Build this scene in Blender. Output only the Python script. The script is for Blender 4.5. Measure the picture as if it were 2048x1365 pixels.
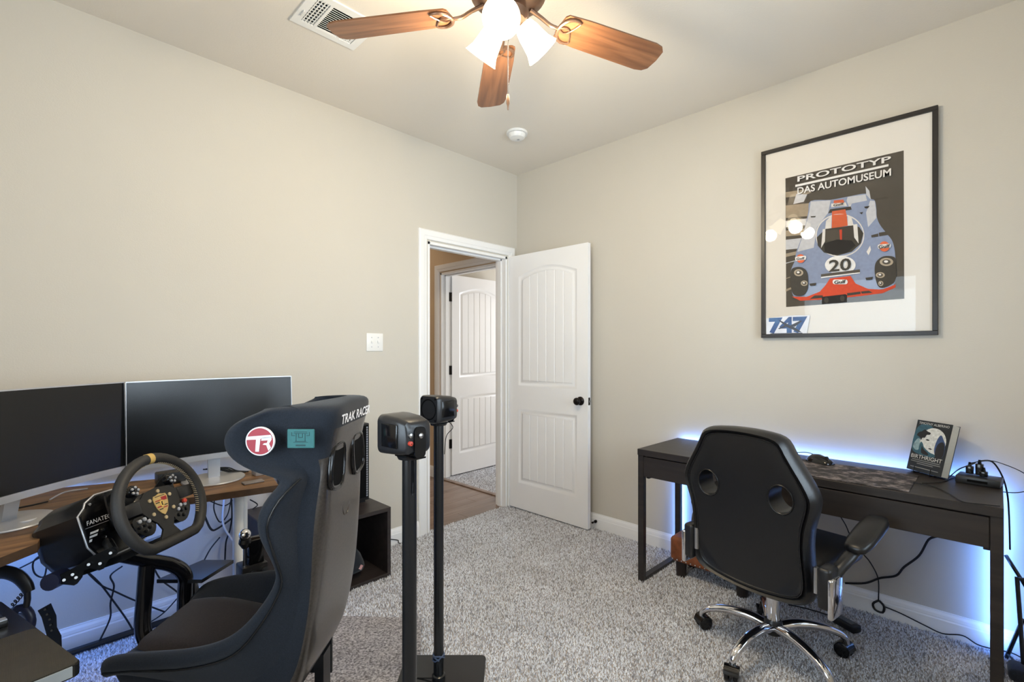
import bpy, bmesh, math, random
import numpy as np
from mathutils import Vector, Matrix

random.seed(7); rng = np.random.default_rng(7)
PI = math.pi
for o in list(bpy.data.objects): bpy.data.objects.remove(o)
SC = bpy.context.scene
COL = SC.collection

def s2l(r, g, b):
    f = lambda c: (c/255/12.92) if c/255 <= 0.04045 else ((c/255+0.055)/1.055)**2.4
    return (f(r), f(g), f(b), 1.0)

# ------------------------------------------------------------------ camera
FPX, CXP, HYP, CAMH = 959.0, 1024.0, 701.0, 1.2815
YAW = math.radians(44.26)
FW = Vector((math.cos(YAW), math.sin(YAW), 0)); RT = Vector((math.sin(YAW), -math.cos(YAW), 0)); UP = Vector((0, 0, 1))
CAM = Vector((-2.896, -2.764, CAMH))
cd = bpy.data.cameras.new('camera'); cam = bpy.data.objects.new('camera', cd); COL.objects.link(cam)
cd.sensor_width = 36; cd.lens = 36*FPX/2048; cd.shift_y = (HYP-682.5)/2048; cd.clip_start = 0.02
cam.location = CAM; cam.rotation_euler = (PI/2, 0, YAW-PI/2)
SC.camera = cam

# ------------------------------------------------------------------ colour management, world, daylight
SC.view_settings.view_transform = 'Standard'; SC.view_settings.look = 'None'
SC.view_settings.gamma = 1; SC.view_settings.use_curve_mapping = False
SC.view_settings.exposure = -0.03
w = bpy.data.worlds.new('sky'); SC.world = w; w.use_nodes = True
bg = w.node_tree.nodes['Background']; bg.inputs[0].default_value = (0.75, 0.86, 1, 1); bg.inputs[1].default_value = 0.8

def area(name, loc, rot, sx, sy, power, col):
    l = bpy.data.lights.new(name, 'AREA'); l.shape = 'RECTANGLE'; l.size = sx; l.size_y = sy; l.energy = power; l.color = col
    o = bpy.data.objects.new(name, l); COL.objects.link(o); o.location = loc; o.rotation_euler = rot; return o
RX0, RY0, CH = -3.47, -3.22, 2.74          # room extents, ceiling height
WIN = [(-2.75, -1.85), (-1.45, -0.55)]      # windows in the near wall (behind the camera)
WZ0, WZ1 = 0.85, 2.15
BWY, BWZ = (-2.35, -1.25), (0.75, 2.1)       # window in the wall left of the viewer
DAY = (0.71, 0.865, 1.0)
for i, (a, b) in enumerate(WIN):            # each window: daylight, plus added upward fill for the ceiling in place of ground bounce
    area('window_daylight', ((a+b)/2, RY0-0.10, (WZ0+WZ1)/2), (PI/2, 0, 0), b-a-.06, WZ1-WZ0-.06, 23, DAY)
    area('ceiling_fill', ((a+b)/2, RY0-0.12, (WZ0+WZ1)/2), (PI/2+.6, 0, 0), b-a-.06, WZ1-WZ0-.06, 9, DAY)
area('window_daylight', (RX0-.10, sum(BWY)/2, sum(BWZ)/2), (0, -PI/2, 0), BWZ[1]-BWZ[0]-.06, BWY[1]-BWY[0]-.06, 23, DAY)
area('ceiling_fill', (RX0-.12, sum(BWY)/2, sum(BWZ)/2), (0, -PI/2-.6, 0), BWZ[1]-BWZ[0]-.06, BWY[1]-BWY[0]-.06, 11, DAY)  # added upward-tilted fill lamp, brightens the ceiling
area('hall_light', (-0.55, 1.6, 2.70), (0, 0, 0), 0.3, 0.3, 5, (1.0, 0.82, 0.62))
area('far_room_daylight', (2.4, 0.25, 1.5), (0, PI/2, math.radians(-18)), 1.2, 0.9, 70, (0.93, 0.96, 1.0))

# ------------------------------------------------------------------ pixel helpers: a pixel gives a ray, the touched surface gives the distance
def ray(px, py): return FW + RT*((px-CXP)/FPX) + UP*((HYP-py)/FPX)
def PX(px, py, D): return CAM + ray(px, py)*D
def onZ(px, py, z): return PX(px, py, FPX*(CAMH-z)/(py-HYP))
def onX(px, py, x): r = ray(px, py); return CAM + r*((x-CAM.x)/r.x)
def onY(px, py, y): r = ray(px, py); return CAM + r*((y-CAM.y)/r.y)
def rg(lat, dep, z): return Vector((CAM.x, CAM.y, 0)) + RT*lat + FW*dep + UP*z
RGM = Matrix(((RT.x, FW.x, 0, CAM.x), (RT.y, FW.y, 0, CAM.y), (0, 0, 1, 0), (0, 0, 0, 1)))   # local (right, deep, up) frame of the rig, turned 45 degrees

# ------------------------------------------------------------------ materials
MATS = {}
def mat(name, col, rough=0.5, metal=0.0, spec=0.5, coat=0.0, var=None, bump=None, emit=None, es=1.0, sheen=0.0, col2=None, stretch=None):
    if name in MATS: return MATS[name]
    m = bpy.data.materials.new(name); m.use_nodes = True; nt = m.node_tree; b = nt.nodes['Principled BSDF']
    if len(col) == 3: col = s2l(*col)
    b.inputs['Roughness'].default_value = rough; b.inputs['Metallic'].default_value = metal
    b.inputs['Specular IOR Level'].default_value = spec; b.inputs['Coat Weight'].default_value = coat; b.inputs['Coat Roughness'].default_value = 0.08
    b.inputs['Sheen Weight'].default_value = sheen
    tc = nt.nodes.new('ShaderNodeTexCoord'); mp = nt.nodes.new('ShaderNodeMapping'); nt.links.new(tc.outputs['Object'], mp.inputs[0])
    if stretch: mp.inputs['Scale'].default_value = stretch
    sc, amt = var or (20, 0.06)
    nz = nt.nodes.new('ShaderNodeTexNoise'); nz.inputs['Scale'].default_value = sc; nz.inputs['Detail'].default_value = 5; nt.links.new(mp.outputs[0], nz.inputs['Vector'])
    rp = nt.nodes.new('ShaderNodeValToRGB'); rp.color_ramp.elements[0].position = 0.3; rp.color_ramp.elements[1].position = 0.7
    c1 = [c*(1-amt) for c in col[:3]]+[1]; c2 = [min(1, c*(1+amt)) for c in col[:3]]+[1]
    if col2: c2 = list(s2l(*col2))
    rp.color_ramp.elements[0].color = c1; rp.color_ramp.elements[1].color = c2
    nt.links.new(nz.outputs['Fac'], rp.inputs[0]); nt.links.new(rp.outputs[0], b.inputs['Base Color'])
    if bump:
        n2 = nt.nodes.new('ShaderNodeTexNoise'); n2.inputs['Scale'].default_value = bump[0]; n2.inputs['Detail'].default_value = 3
        nt.links.new(mp.outputs[0], n2.inputs['Vector'])
        bp = nt.nodes.new('ShaderNodeBump'); bp.inputs['Strength'].default_value = bump[1]; bp.inputs['Distance'].default_value = bump[2] if len(bump) > 2 else 0.002
        nt.links.new(n2.outputs['Fac'], bp.inputs['Height']); nt.links.new(bp.outputs[0], b.inputs['Normal'])
    if emit:
        b.inputs['Emission Color'].default_value = s2l(*emit) if max(emit) > 1 else (*emit, 1); b.inputs['Emission Strength'].default_value = es
    MATS[name] = m; return m

def mat_wood(name, c1, c2, c3, rough=0.4, axis=0, scale=1.0, spec=0.5):
    m = bpy.data.materials.new(name); m.use_nodes = True; nt = m.node_tree; b = nt.nodes['Principled BSDF']
    b.inputs['Roughness'].default_value = rough; b.inputs['Specular IOR Level'].default_value = spec
    tc = nt.nodes.new('ShaderNodeTexCoord'); mp = nt.nodes.new('ShaderNodeMapping'); nt.links.new(tc.outputs['Object'], mp.inputs[0])
    sv = [14*scale]*3; sv[axis] = 0.9*scale; mp.inputs['Scale'].default_value = sv
    nz = nt.nodes.new('ShaderNodeTexNoise'); nz.inputs['Scale'].default_value = 2.2; nz.inputs['Detail'].default_value = 6; nz.inputs['Distortion'].default_value = 0.6
    nt.links.new(mp.outputs[0], nz.inputs['Vector'])
    rp = nt.nodes.new('ShaderNodeValToRGB'); e = rp.color_ramp.elements; e[0].position = .32; e[1].position = .7
    e[0].color = s2l(*c1); e[1].color = s2l(*c3); k = e.new(.5); k.color = s2l(*c2)
    nt.links.new(nz.outputs['Fac'], rp.inputs[0]); nt.links.new(rp.outputs[0], b.inputs['Base Color'])
    bp = nt.nodes.new('ShaderNodeBump'); bp.inputs['Strength'].default_value = .15; bp.inputs['Distance'].default_value = .001
    nt.links.new(nz.outputs['Fac'], bp.inputs['Height']); nt.links.new(bp.outputs[0], b.inputs['Normal'])
    MATS[name] = m; return m

def mat_pane(name, rough=0.02, ior=1.5, tint=(1, 1, 1, 1)):
    m = bpy.data.materials.new(name); m.use_nodes = True; nt = m.node_tree; nt.nodes.clear()
    out = nt.nodes.new('ShaderNodeOutputMaterial'); mx = nt.nodes.new('ShaderNodeMixShader'); fr = nt.nodes.new('ShaderNodeFresnel'); fr.inputs[0].default_value = ior
    t = nt.nodes.new('ShaderNodeBsdfTransparent'); t.inputs[0].default_value = tint; g = nt.nodes.new('ShaderNodeBsdfGlossy'); g.inputs['Roughness'].default_value = rough
    nt.links.new(fr.outputs[0], mx.inputs[0]); nt.links.new(t.outputs[0], mx.inputs[1]); nt.links.new(g.outputs[0], mx.inputs[2]); nt.links.new(mx.outputs[0], out.inputs[0])
    MATS[name] = m; return m

M_WALL = mat('beige_wall_paint', (203, 198, 188), .75, spec=.25, var=(1.5, .015), bump=(170, .22, .002))
M_CEIL = mat('beige_ceiling_paint', (228, 221, 210), .85, spec=.2, var=(1.5, .012), bump=(120, .3, .002))
M_HALL = mat('tan_hall_paint', (208, 186, 158), .8, spec=.2, var=(2, .015), bump=(170, .2, .002))
M_TRIM = mat('white_trim_paint', (240, 240, 240), .35, spec=.45, var=(4, .01))
M_DOOR = mat('white_door_paint', (240, 240, 241), .38, spec=.45, var=(4, .012), bump=(60, .06, .001))
M_BLACK = mat('black_plastic', (26, 26, 28), .38, var=(40, .12))
M_BLACKG = mat('gloss_black_plastic', (14, 14, 16), .14, var=(30, .1))
M_BLACKM = mat('matte_black_metal', (24, 25, 27), .26, metal=0, var=(30, .1))
M_TUBE = mat('gloss_black_tube', (15, 15, 18), .16, spec=.6, var=(20, .1))
M_BRONZE = mat('dark_bronze', (30, 26, 24), .3, metal=.7, var=(30, .2))
M_CHROME = mat('chrome', (225, 225, 228), .07, metal=1, var=(10, .02))
M_SILVER = mat('silver_plastic', (188, 190, 196), .3, metal=.55, var=(20, .03))
M_STEEL = mat('bolt_steel', (190, 192, 196), .22, metal=1, var=(30, .05))
M_LEATHER = mat('black_leather', (19, 19, 21), .36, spec=.5, var=(40, .1), bump=(350, .18, .001))
M_FABRIC = mat('black_woven_fabric', (27, 32, 40), .85, spec=.25, var=(300, .25), bump=(900, .3, .001), sheen=.12)
M_CUSH = mat('charcoal_brown_fabric', (36, 31, 32), .95, spec=.15, var=(300, .3), bump=(900, .3, .001), sheen=.15)
M_SHELL = mat('gloss_black_fibreglass', (50, 44, 39), .30, spec=.6, coat=.4, var=(140, .45))
M_DESK = mat_wood('black_brown_veneer', (30, 25, 23), (38, 32, 29), (48, 41, 37), .42, 1)
M_CAB = mat_wood('black_brown_laminate', (38, 32, 31), (46, 39, 38), (54, 47, 45), .42, 0)
M_RUST = mat_wood('rustic_brown_board', (88, 62, 40), (128, 94, 62), (156, 118, 80), .5, 0, .6)
M_CORD = mat('black_cord', (16, 16, 19), .5, var=(30, .1))
M_CORDW = mat('white_cord', (205, 206, 212), .5, var=(30, .05))
M_WHITE = mat('white_plastic', (236, 236, 234), .35, var=(20, .01))
M_PAPER = mat('white_paper', (228, 225, 220), .8, var=(20, .015))
M_DARKPIT = mat('dark_recess', (12, 12, 13), .8, spec=.08, var=(20, .1))

# ------------------------------------------------------------------ mesh builder
class MB:
    def __init__(s): s.v = []; s.f = []; s.m = []
    def add(s, vs, fs, mi=0):
        n = len(s.v); s.v += [Vector(v) for v in vs]; s.f += [tuple(i+n for i in f) for f in fs]; s.m += [mi]*len(fs); return s
    def box(s, lo, hi, mi=0, M=None):
        x0, y0, z0 = lo; x1, y1, z1 = hi
        vs = [Vector(p) for p in ((x0,y0,z0),(x1,y0,z0),(x1,y1,z0),(x0,y1,z0),(x0,y0,z1),(x1,y0,z1),(x1,y1,z1),(x0,y1,z1))]
        if M: vs = [M @ v for v in vs]
        return s.add(vs, [(0,3,2,1),(4,5,6,7),(0,1,5,4),(1,2,6,5),(2,3,7,6),(3,0,4,7)], mi)
    def cbox(s, c, sz, mi=0, M=None):
        return s.box([c[i]-sz[i]/2 for i in range(3)], [c[i]+sz[i]/2 for i in range(3)], mi, M)
    def rbox(s, lo, hi, r=.005, seg=2, mi=0, M=None):
        bm = bmesh.new(); bmesh.ops.create_cube(bm, size=1)
        for v in bm.verts: v.co = Vector([lo[i]+(v.co[i]+.5)*(hi[i]-lo[i]) for i in range(3)])
        bmesh.ops.bevel(bm, geom=list(bm.edges), offset=r, segments=seg, profile=.5, affect='EDGES')
        bm.verts.index_update()
        vs = [(M @ v.co) if M else v.co.copy() for v in bm.verts]; fs = [[v.index for v in f.verts] for f in bm.faces]; bm.free()
        return s.add(vs, fs, mi)
    def tube(s, pts, r, n=10, closed=False, mi=0, smooth=0, flat=None):
        pts = [Vector(p) for p in pts]
        rs = list(r) if isinstance(r, (list, tuple)) else [r]*len(pts)
        if smooth: pts, rs = catmull(pts, smooth, closed, rs)
        N = len(pts); rings = []; up = None
        for i in range(N):
            t = (pts[(i+1) % N]-pts[i-1]) if closed else (pts[min(i+1, N-1)]-pts[max(i-1, 0)])
            t.normalize()
            if up is None: up = Vector((0, 0, 1)) if abs(t.z) < .9 else Vector((1, 0, 0))
            a = (up - t*up.dot(t)).normalized(); b = t.cross(a); up = a
            fl = flat or 1.0
            rings.append([pts[i]+(a*math.cos(2*PI*k/n)*fl+b*math.sin(2*PI*k/n))*rs[i] for k in range(n)])
        return s.loft(rings, wrap=closed, cap=not closed, mi=mi)
    def loft(s, rings, wrap=False, cap=True, closed=True, mi=0):
        n = len(rings[0]); N = len(rings); vs = [v for r in rings for v in r]; fs = []
        for i in range(N if wrap else N-1):
            j = (i+1) % N
            for k in range(n if closed else n-1):
                l = (k+1) % n; fs.append((i*n+k, i*n+l, j*n+l, j*n+k))
        if cap and not wrap: fs.append(tuple(range(n))[::-1]); fs.append(tuple((N-1)*n+k for k in range(n)))
        return s.add(vs, fs, mi)
    def lathe(s, prof, n=24, M=None, mi=0, cap=True):
        rings = [[Vector((r*math.cos(2*PI*k/n), r*math.sin(2*PI*k/n), z)) for k in range(n)] for r, z in prof]
        if M: rings = [[M @ v for v in r] for r in rings]
        return s.loft(rings, cap=cap, mi=mi)
    def prism(s, poly, z0, z1, M=None, mi=0):
        r = [[Vector((x, y, z)) for x, y in poly] for z in (z0, z1)]
        if M: r = [[M @ v for v in q] for q in r]
        return s.loft(r, mi=mi)
    def sphere(s, c, r, n=14, mi=0, sc=(1, 1, 1), M=None):
        rings = []
        for i in range(n//2+1):
            t = PI*i/(n//2); rr = max(math.sin(t), .002)
            rings.append([Vector((rr*math.cos(2*PI*k/n)*r*sc[0], rr*math.sin(2*PI*k/n)*r*sc[1], -math.cos(t)*r*sc[2])) for k in range(n)])
        if M: rings = [[M @ v for v in q] for q in rings]
        c = Vector(c); rings = [[v+c for v in q] for q in rings]
        return s.loft(rings, mi=mi)
    def fill(s, outer, holes=(), M=None, mi=0):
        bm = bmesh.new(); es = []
        for loop in [outer]+list(holes):
            vv = [bm.verts.new(Vector(p) if len(p) == 3 else Vector((p[0], p[1], 0))) for p in loop]
            es += [bm.edges.new((vv[i], vv[(i+1) % len(vv)])) for i in range(len(vv))]
        bmesh.ops.triangle_fill(bm, use_beauty=True, use_dissolve=False, edges=es)
        bm.verts.index_update()
        vs = [(M @ v.co) if M else v.co.copy() for v in bm.verts]; fs = [[v.index for v in f.verts] for f in bm.faces]; bm.free()
        return s.add(vs, fs, mi)
    def xf(s, M): s.v = [M @ v for v in s.v]; return s

def catmull(pts, k, closed=False, rs=None):
    N = len(pts); out = []; ro = []
    for i in range(N if closed else N-1):
        g = lambda j: pts[j % N] if closed else pts[max(0, min(N-1, j))]
        h = lambda j: rs[j % N] if closed else rs[max(0, min(N-1, j))]
        p0, p1, p2, p3 = g(i-1), g(i), g(i+1), g(i+2)
        for q in range(k):
            t = q/k
            out.append(0.5*((2*p1)+(p2-p0)*t+(2*p0-5*p1+4*p2-p3)*t*t+(3*p1-p0-3*p2+p3)*t**3))
            if rs: ro.append(h(i)*(1-t)+h(i+1)*t)
    if not closed:
        out.append(pts[-1])
        if rs: ro.append(rs[-1])
    return out, ro
def smooth2(poly, k=4):
    return [(p.x, p.y) for p in catmull([Vector((x, y)) for x, y in poly], k, True)[0]]
def ell(cx, cy, rx, ry, n=24, a0=0): return [(cx+rx*math.cos(2*PI*i/n+a0), cy+ry*math.sin(2*PI*i/n+a0)) for i in range(n)]
def rrect(x0, y0, x1, y1, r, n=4):
    o = []
    for cx, cy, a in ((x1-r, y1-r, 0), (x0+r, y1-r, PI/2), (x0+r, y0+r, PI), (x1-r, y0+r, 1.5*PI)):
        o += [(cx+r*math.cos(a+PI/2*i/n), cy+r*math.sin(a+PI/2*i/n)) for i in range(n+1)]
    return o
def frame(o, x, y, z=None):
    x = Vector(x).normalized(); y = Vector(y); y = (y-x*y.dot(x)).normalized(); z = x.cross(y)
    return Matrix(((x.x, y.x, z.x, o[0]), (x.y, y.y, z.y, o[1]), (x.z, y.z, z.z, o[2]), (0, 0, 0, 1)))

ROOT = {}
def finish(me, mats, smooth):
    bm = bmesh.new(); bm.from_mesh(me); bmesh.ops.recalc_face_normals(bm, faces=bm.faces); bm.to_mesh(me); bm.free()
    for m in (mats if isinstance(mats, (list, tuple)) else [mats]): me.materials.append(m)
    if smooth:
        me.polygons.foreach_set('use_smooth', [True]*len(me.polygons)); me.set_sharp_from_angle(angle=math.radians(smooth))
def part(name, mb, mats, parent, smooth=35, label=None, kind=None, norecalc=False):
    """mesh given in world space, linked as a child of parent"""
    Mi = ROOT[parent.name].inverted(); me = bpy.data.meshes.new(name)
    me.from_pydata([Mi @ v for v in mb.v], [], mb.f); me.polygons.foreach_set('material_index', mb.m); finish(me, mats, smooth)
    o = bpy.data.objects.new(name, me); COL.objects.link(o); o.parent = parent; ROOT[o.name] = ROOT[parent.name]
    if label: o['label'] = label
    if kind: o['kind'] = kind
    return o
def setp(o, label, cat, group=None, kind=None):
    if label: o['label'] = label
    if cat: o['category'] = cat
    if group: o['group'] = group
    if kind: o['kind'] = kind
def thing(name, loc, label, cat, group=None, kind=None):
    o = bpy.data.objects.new(name, None); COL.objects.link(o); o.location = loc; o.empty_display_size = .1
    ROOT[o.name] = Matrix.Translation(Vector(loc)); setp(o, label, cat, group, kind); return o
def solo(name, mb, mats, label, cat, group=None, kind=None, smooth=35):
    lo = Vector([min(v[i] for v in mb.v) for i in range(3)]); hi = Vector([max(v[i] for v in mb.v) for i in range(3)])
    c = Vector(((lo.x+hi.x)/2, (lo.y+hi.y)/2, lo.z)); me = bpy.data.meshes.new(name)
    me.from_pydata([v-c for v in mb.v], [], mb.f); me.polygons.foreach_set('material_index', mb.m); finish(me, mats, smooth)
    o = bpy.data.objects.new(name, me); COL.objects.link(o); o.location = c; ROOT[o.name] = Matrix.Translation(c); setp(o, label, cat, group, kind); return o
def subsurf(o, lv=2):
    m = o.modifiers.new('smooth', 'SUBSURF'); m.levels = lv; m.render_levels = lv
def text_mb(s, M, width=None, height=None, depth=.0006, shear=0.0, bold=0.0):
    """letters as flat geometry, centred on M's origin, scaled to width x height"""
    c = bpy.data.curves.new('lettering', 'FONT'); c.body = s; c.size = 1; c.extrude = 0; c.shear = shear; c.offset = bold; c.resolution_u = 3
    o = bpy.data.objects.new('lettering', c); COL.objects.link(o)
    me = bpy.data.meshes.new_from_object(o); bpy.data.objects.remove(o); bpy.data.curves.remove(c)
    vs = [v.co.copy() for v in me.vertices]; fs = [tuple(p.vertices) for p in me.polygons]; bpy.data.meshes.remove(me)
    x0 = min(v.x for v in vs); x1 = max(v.x for v in vs); y0 = min(v.y for v in vs); y1 = max(v.y for v in vs)
    kx = width/(x1-x0) if width else height/(y1-y0); ky = height/(y1-y0) if height else kx
    return MB().add([M @ Vector(((v.x-(x0+x1)/2)*kx, (v.y-(y0+y1)/2)*ky, depth)) for v in vs], fs)
def cable(pts, r, label, m=None, n=6, sm=6, name='cable', cat='cable', group=None):
    return solo(name, MB().tube(pts, r, n, smooth=sm), m or M_CORD, label, cat, group)

# ================================================================== STRUCTURE
WT = 0.115
DX0, DX1, DH = -0.905, -0.118, 2.045       # doorway in the left wall
def wall(name, mb, m, label): return solo(name, mb, m, label, 'wall', kind='structure', smooth=0)
mb = MB()
mb.box((RX0-WT, 0, -.02), (DX0, WT, CH)); mb.box((DX1, 0, -.02), (0, WT, CH)); mb.box((DX0, 0, DH), (DX1, WT, CH))
wall('wall_left', mb, M_WALL, 'long beige wall with the white doorway and light switch')
wall('wall_right', MB().box((0, RY0-WT, -.02), (WT, WT, CH)), M_WALL, 'beige wall behind the black-brown desk and the framed poster')
wall('wall_back', MB().box((RX0-WT, RY0-WT, -.02), (RX0, BWY[0], CH)).box((RX0-WT, BWY[1], -.02), (RX0, 0, CH)).box((RX0-WT, BWY[0], -.02), (RX0, BWY[1], BWZ[0])).box((RX0-WT, BWY[0], BWZ[1]), (RX0, BWY[1], CH)), M_WALL, 'beige wall beyond the left edge of the picture')
mb = MB()
xs = [RX0]+[v for p in WIN for v in p]+[0]
for i in range(0, len(xs), 2): mb.box((xs[i], RY0-WT, -.02), (xs[i+1], RY0, CH))
for a, b in WIN: mb.box((a, RY0-WT, -.02), (b, RY0, WZ0)); mb.box((a, RY0-WT, WZ1), (b, RY0, CH))
wall('wall_near', mb, M_WALL, 'beige window wall behind the viewer')
M_GLASS = mat_pane('window_glass')
for i, (a, b) in enumerate(WIN):
    t = thing('window_%d' % (i+1), ((a+b)/2, RY0, WZ0), 'white framed window behind the viewer, %s one' % ('first' if i else 'second'), 'window', kind='structure')
    m1 = MB(); y0, y1 = RY0-.09, RY0-.03
    m1.box((a, y0, WZ0), (a+.05, y1, WZ1)); m1.box((b-.05, y0, WZ0), (b, y1, WZ1)); m1.box((a+.05, y0, WZ0), (b-.05, y1, WZ0+.05)); m1.box((a+.05, y0, WZ1-.05), (b-.05, y1, WZ1)); m1.box((a+.05, y0, (WZ0+WZ1)/2-.02), (b-.05, y1, (WZ0+WZ1)/2+.02))
    part('window_frame', m1, M_TRIM, t)
    part('pane', MB().box((a+.05, RY0-.062, WZ0+.05), (b-.05, RY0-.058, WZ1-.05)), M_GLASS, t, 0)
    part('window_sill', MB().rbox((a-.04, RY0-.03, WZ0-.025), (b+.04, RY0+.04, WZ0), .004), M_TRIM, t)
t = thing('window_3', (RX0, sum(BWY)/2, BWZ[0]), 'white framed window in the wall left of the viewer', 'window', kind='structure')
m1 = MB(); (a, b), (z0_, z1_) = BWY, BWZ; x0_, x1_ = RX0-.09, RX0-.03
m1.box((x0_, a, z0_), (x1_, a+.05, z1_)); m1.box((x0_, b-.05, z0_), (x1_, b, z1_)); m1.box((x0_, a+.05, z0_), (x1_, b-.05, z0_+.05)); m1.box((x0_, a+.05, z1_-.05), (x1_, b-.05, z1_)); m1.box((x0_, a+.05, (z0_+z1_)/2-.02), (x1_, b-.05, (z0_+z1_)/2+.02))
part('window_frame', m1, M_TRIM, t)
part('pane', MB().box((RX0-.062, a+.05, z0_+.05), (RX0-.058, b-.05, z1_-.05)), M_GLASS, t, 0)
part('window_sill', MB().rbox((RX0-.03, a-.04, z0_-.025), (RX0+.04, b+.04, z0_), .004), M_TRIM, t)
solo('ceiling', MB().box((RX0-WT, RY0-WT, CH), (WT, WT, CH+.06)), M_CEIL, 'smooth beige ceiling with the fan', 'ceiling', kind='structure', smooth=0)

# floor: carpet backing with tufted pile
M_BACK = mat('carpet_backing', (168, 160, 154), .95, spec=.1, var=(120, .2))
fl = solo('floor', MB().box((RX0, RY0, -.05), (0, .035, 0)), M_BACK, 'grey-beige speckled pile carpet', 'floor', kind='structure', smooth=0)
def pile_mat():
    m = bpy.data.materials.new('carpet_pile'); m.use_nodes = True; nt = m.node_tree; b = nt.nodes['Principled BSDF']
    b.inputs['Roughness'].default_value = 1; b.inputs['Specular IOR Level'].default_value = .05
    at = nt.nodes.new('ShaderNodeAttribute'); at.attribute_name = 'yarn'
    rp = nt.nodes.new('ShaderNodeValToRGB'); e = rp.color_ramp.elements
    e[0].position = 0; e[0].color = s2l(132, 132, 138); e[1].position = 1; e[1].color = s2l(240, 244, 252)
    k = e.new(.28); k.color = s2l(193, 194, 201); k = e.new(.6); k.color = s2l(223, 226, 234)
    nt.links.new(at.outputs['Fac'], rp.inputs[0])
    tc = nt.nodes.new('ShaderNodeTexCoord'); nz = nt.nodes.new('ShaderNodeTexNoise'); nz.inputs['Scale'].default_value = 3.0; nz.inputs['Detail'].default_value = 4
    nt.links.new(tc.outputs['Object'], nz.inputs['Vector'])
    mr = nt.nodes.new('ShaderNodeMapRange'); mr.inputs[1].default_value = .35; mr.inputs[2].default_value = .65; mr.inputs[3].default_value = .9; mr.inputs[4].default_value = 1.06
    nt.links.new(nz.outputs['Fac'], mr.inputs[0])
    mx = nt.nodes.new('ShaderNodeMix'); mx.data_type = 'RGBA'; mx.blend_type = 'MULTIPLY'; mx.inputs[0].default_value = 1
    nt.links.new(rp.outputs[0], mx.inputs[6]); nt.links.new(mr.outputs[0], mx.inputs[7]); nt.links.new(mx.outputs[2], b.inputs['Base Color'])
    return m
M_PILE = pile_mat()
def pile(parent, x0, x1, y0, y1, step, name='carpet_pile', h=.011):
    nx, ny = int((x1-x0)/step), int((y1-y0)/step)
    gx, gy = np.meshgrid(np.arange(nx), np.arange(ny)); gx = gx.ravel(); gy = gy.ravel(); n = len(gx)
    px = x0+(gx+rng.random(n))*step; py = y0+(gy+rng.random(n))*step
    ok = (px < x1-.003) & (py < y1-.003); px, py = px[ok], py[ok]; n = len(px)
    r = step*(.42+.3*rng.random(n)); a0 = rng.random(n)*2*PI; hh = h*(.6+.6*rng.random(n))
    ta = rng.random(n)*2*PI; tl = h*.8*rng.random(n)
    V = np.zeros((n, 4, 3)); off = np.array(ROOT[parent.name].translation)
    for k in range(3):
        V[:, k, 0] = px+r*np.cos(a0+k*2.094); V[:, k, 1] = py+r*np.sin(a0+k*2.094); V[:, k, 2] = -.001
    V[:, 3, 0] = px+tl*np.cos(ta); V[:, 3, 1] = py+tl*np.sin(ta); V[:, 3, 2] = hh
    V -= off
    b4 = (np.arange(n)*4)[:, None]; T = np.stack([b4+np.array([[0, 1, 3]]), b4+np.array([[1, 2, 3]]), b4+np.array([[2, 0, 3]])], 1).reshape(-1)
    me = bpy.data.meshes.new(name); me.vertices.add(n*4); me.vertices.foreach_set('co', V.ravel())
    me.loops.add(n*9); me.loops.foreach_set('vertex_index', T.astype(np.int32))
    me.polygons.add(n*3); me.polygons.foreach_set('loop_start', np.arange(n*3, dtype=np.int32)*3); me.polygons.foreach_set('loop_total', np.full(n*3, 3, np.int32))
    at = me.attributes.new('yarn', 'FLOAT', 'POINT'); at.data.foreach_set('value', np.repeat(rng.random(n), 4).astype(np.float32))
    me.update(calc_edges=True); me.materials.append(M_PILE)
    o = bpy.data.objects.new(name, me); COL.objects.link(o); o.parent = parent; o['kind'] = 'stuff'; o['label'] = 'short twisted grey-beige carpet pile'
    return o
pile(fl, RX0+.05, 0, RY0+.3, .03, .0076)

# hall floor planks and far-room carpet
M_PLANK = mat_wood('hall_plank_wood', (108, 86, 72), (128, 106, 92), (146, 124, 110), .3, 0, .7)
hf = solo('floor_hall', MB().box((-1.4, .035, -.05), (.035, 2.7, -.006)), mat('hall_subfloor', (70, 56, 48), .8), 'grey-brown wood plank floor in the hall', 'floor', kind='structure', smooth=0)
y = .037; k = 0
while y < 2.6:
    x = -1.4-.3*(k % 3)
    while x < .03:
        a, b = max(x, -1.4), min(x+.9, .033)
        if b-a > .02: part('plank', MB().rbox((a+.0008, y, -.008), (b-.0008, y+.1265, .0), .0012, 1), M_PLANK, hf, 30)
        x += .9
    y += .128; k += 1
solo('trim_threshold', MB().rbox((.012, .12, -.005), (.065, 1.10, .009), .004), M_PLANK, 'wood threshold strip between hall planks and far carpet', 'threshold', kind='structure')
f2 = solo('floor_far', MB().box((.035, .115, -.05), (3.2, 1.2, 0)), M_BACK, 'grey-beige carpet of the room across the hall', 'floor', kind='structure', smooth=0)
pile(f2, .06, 1.0, .12, 1.18, .0085)

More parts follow.
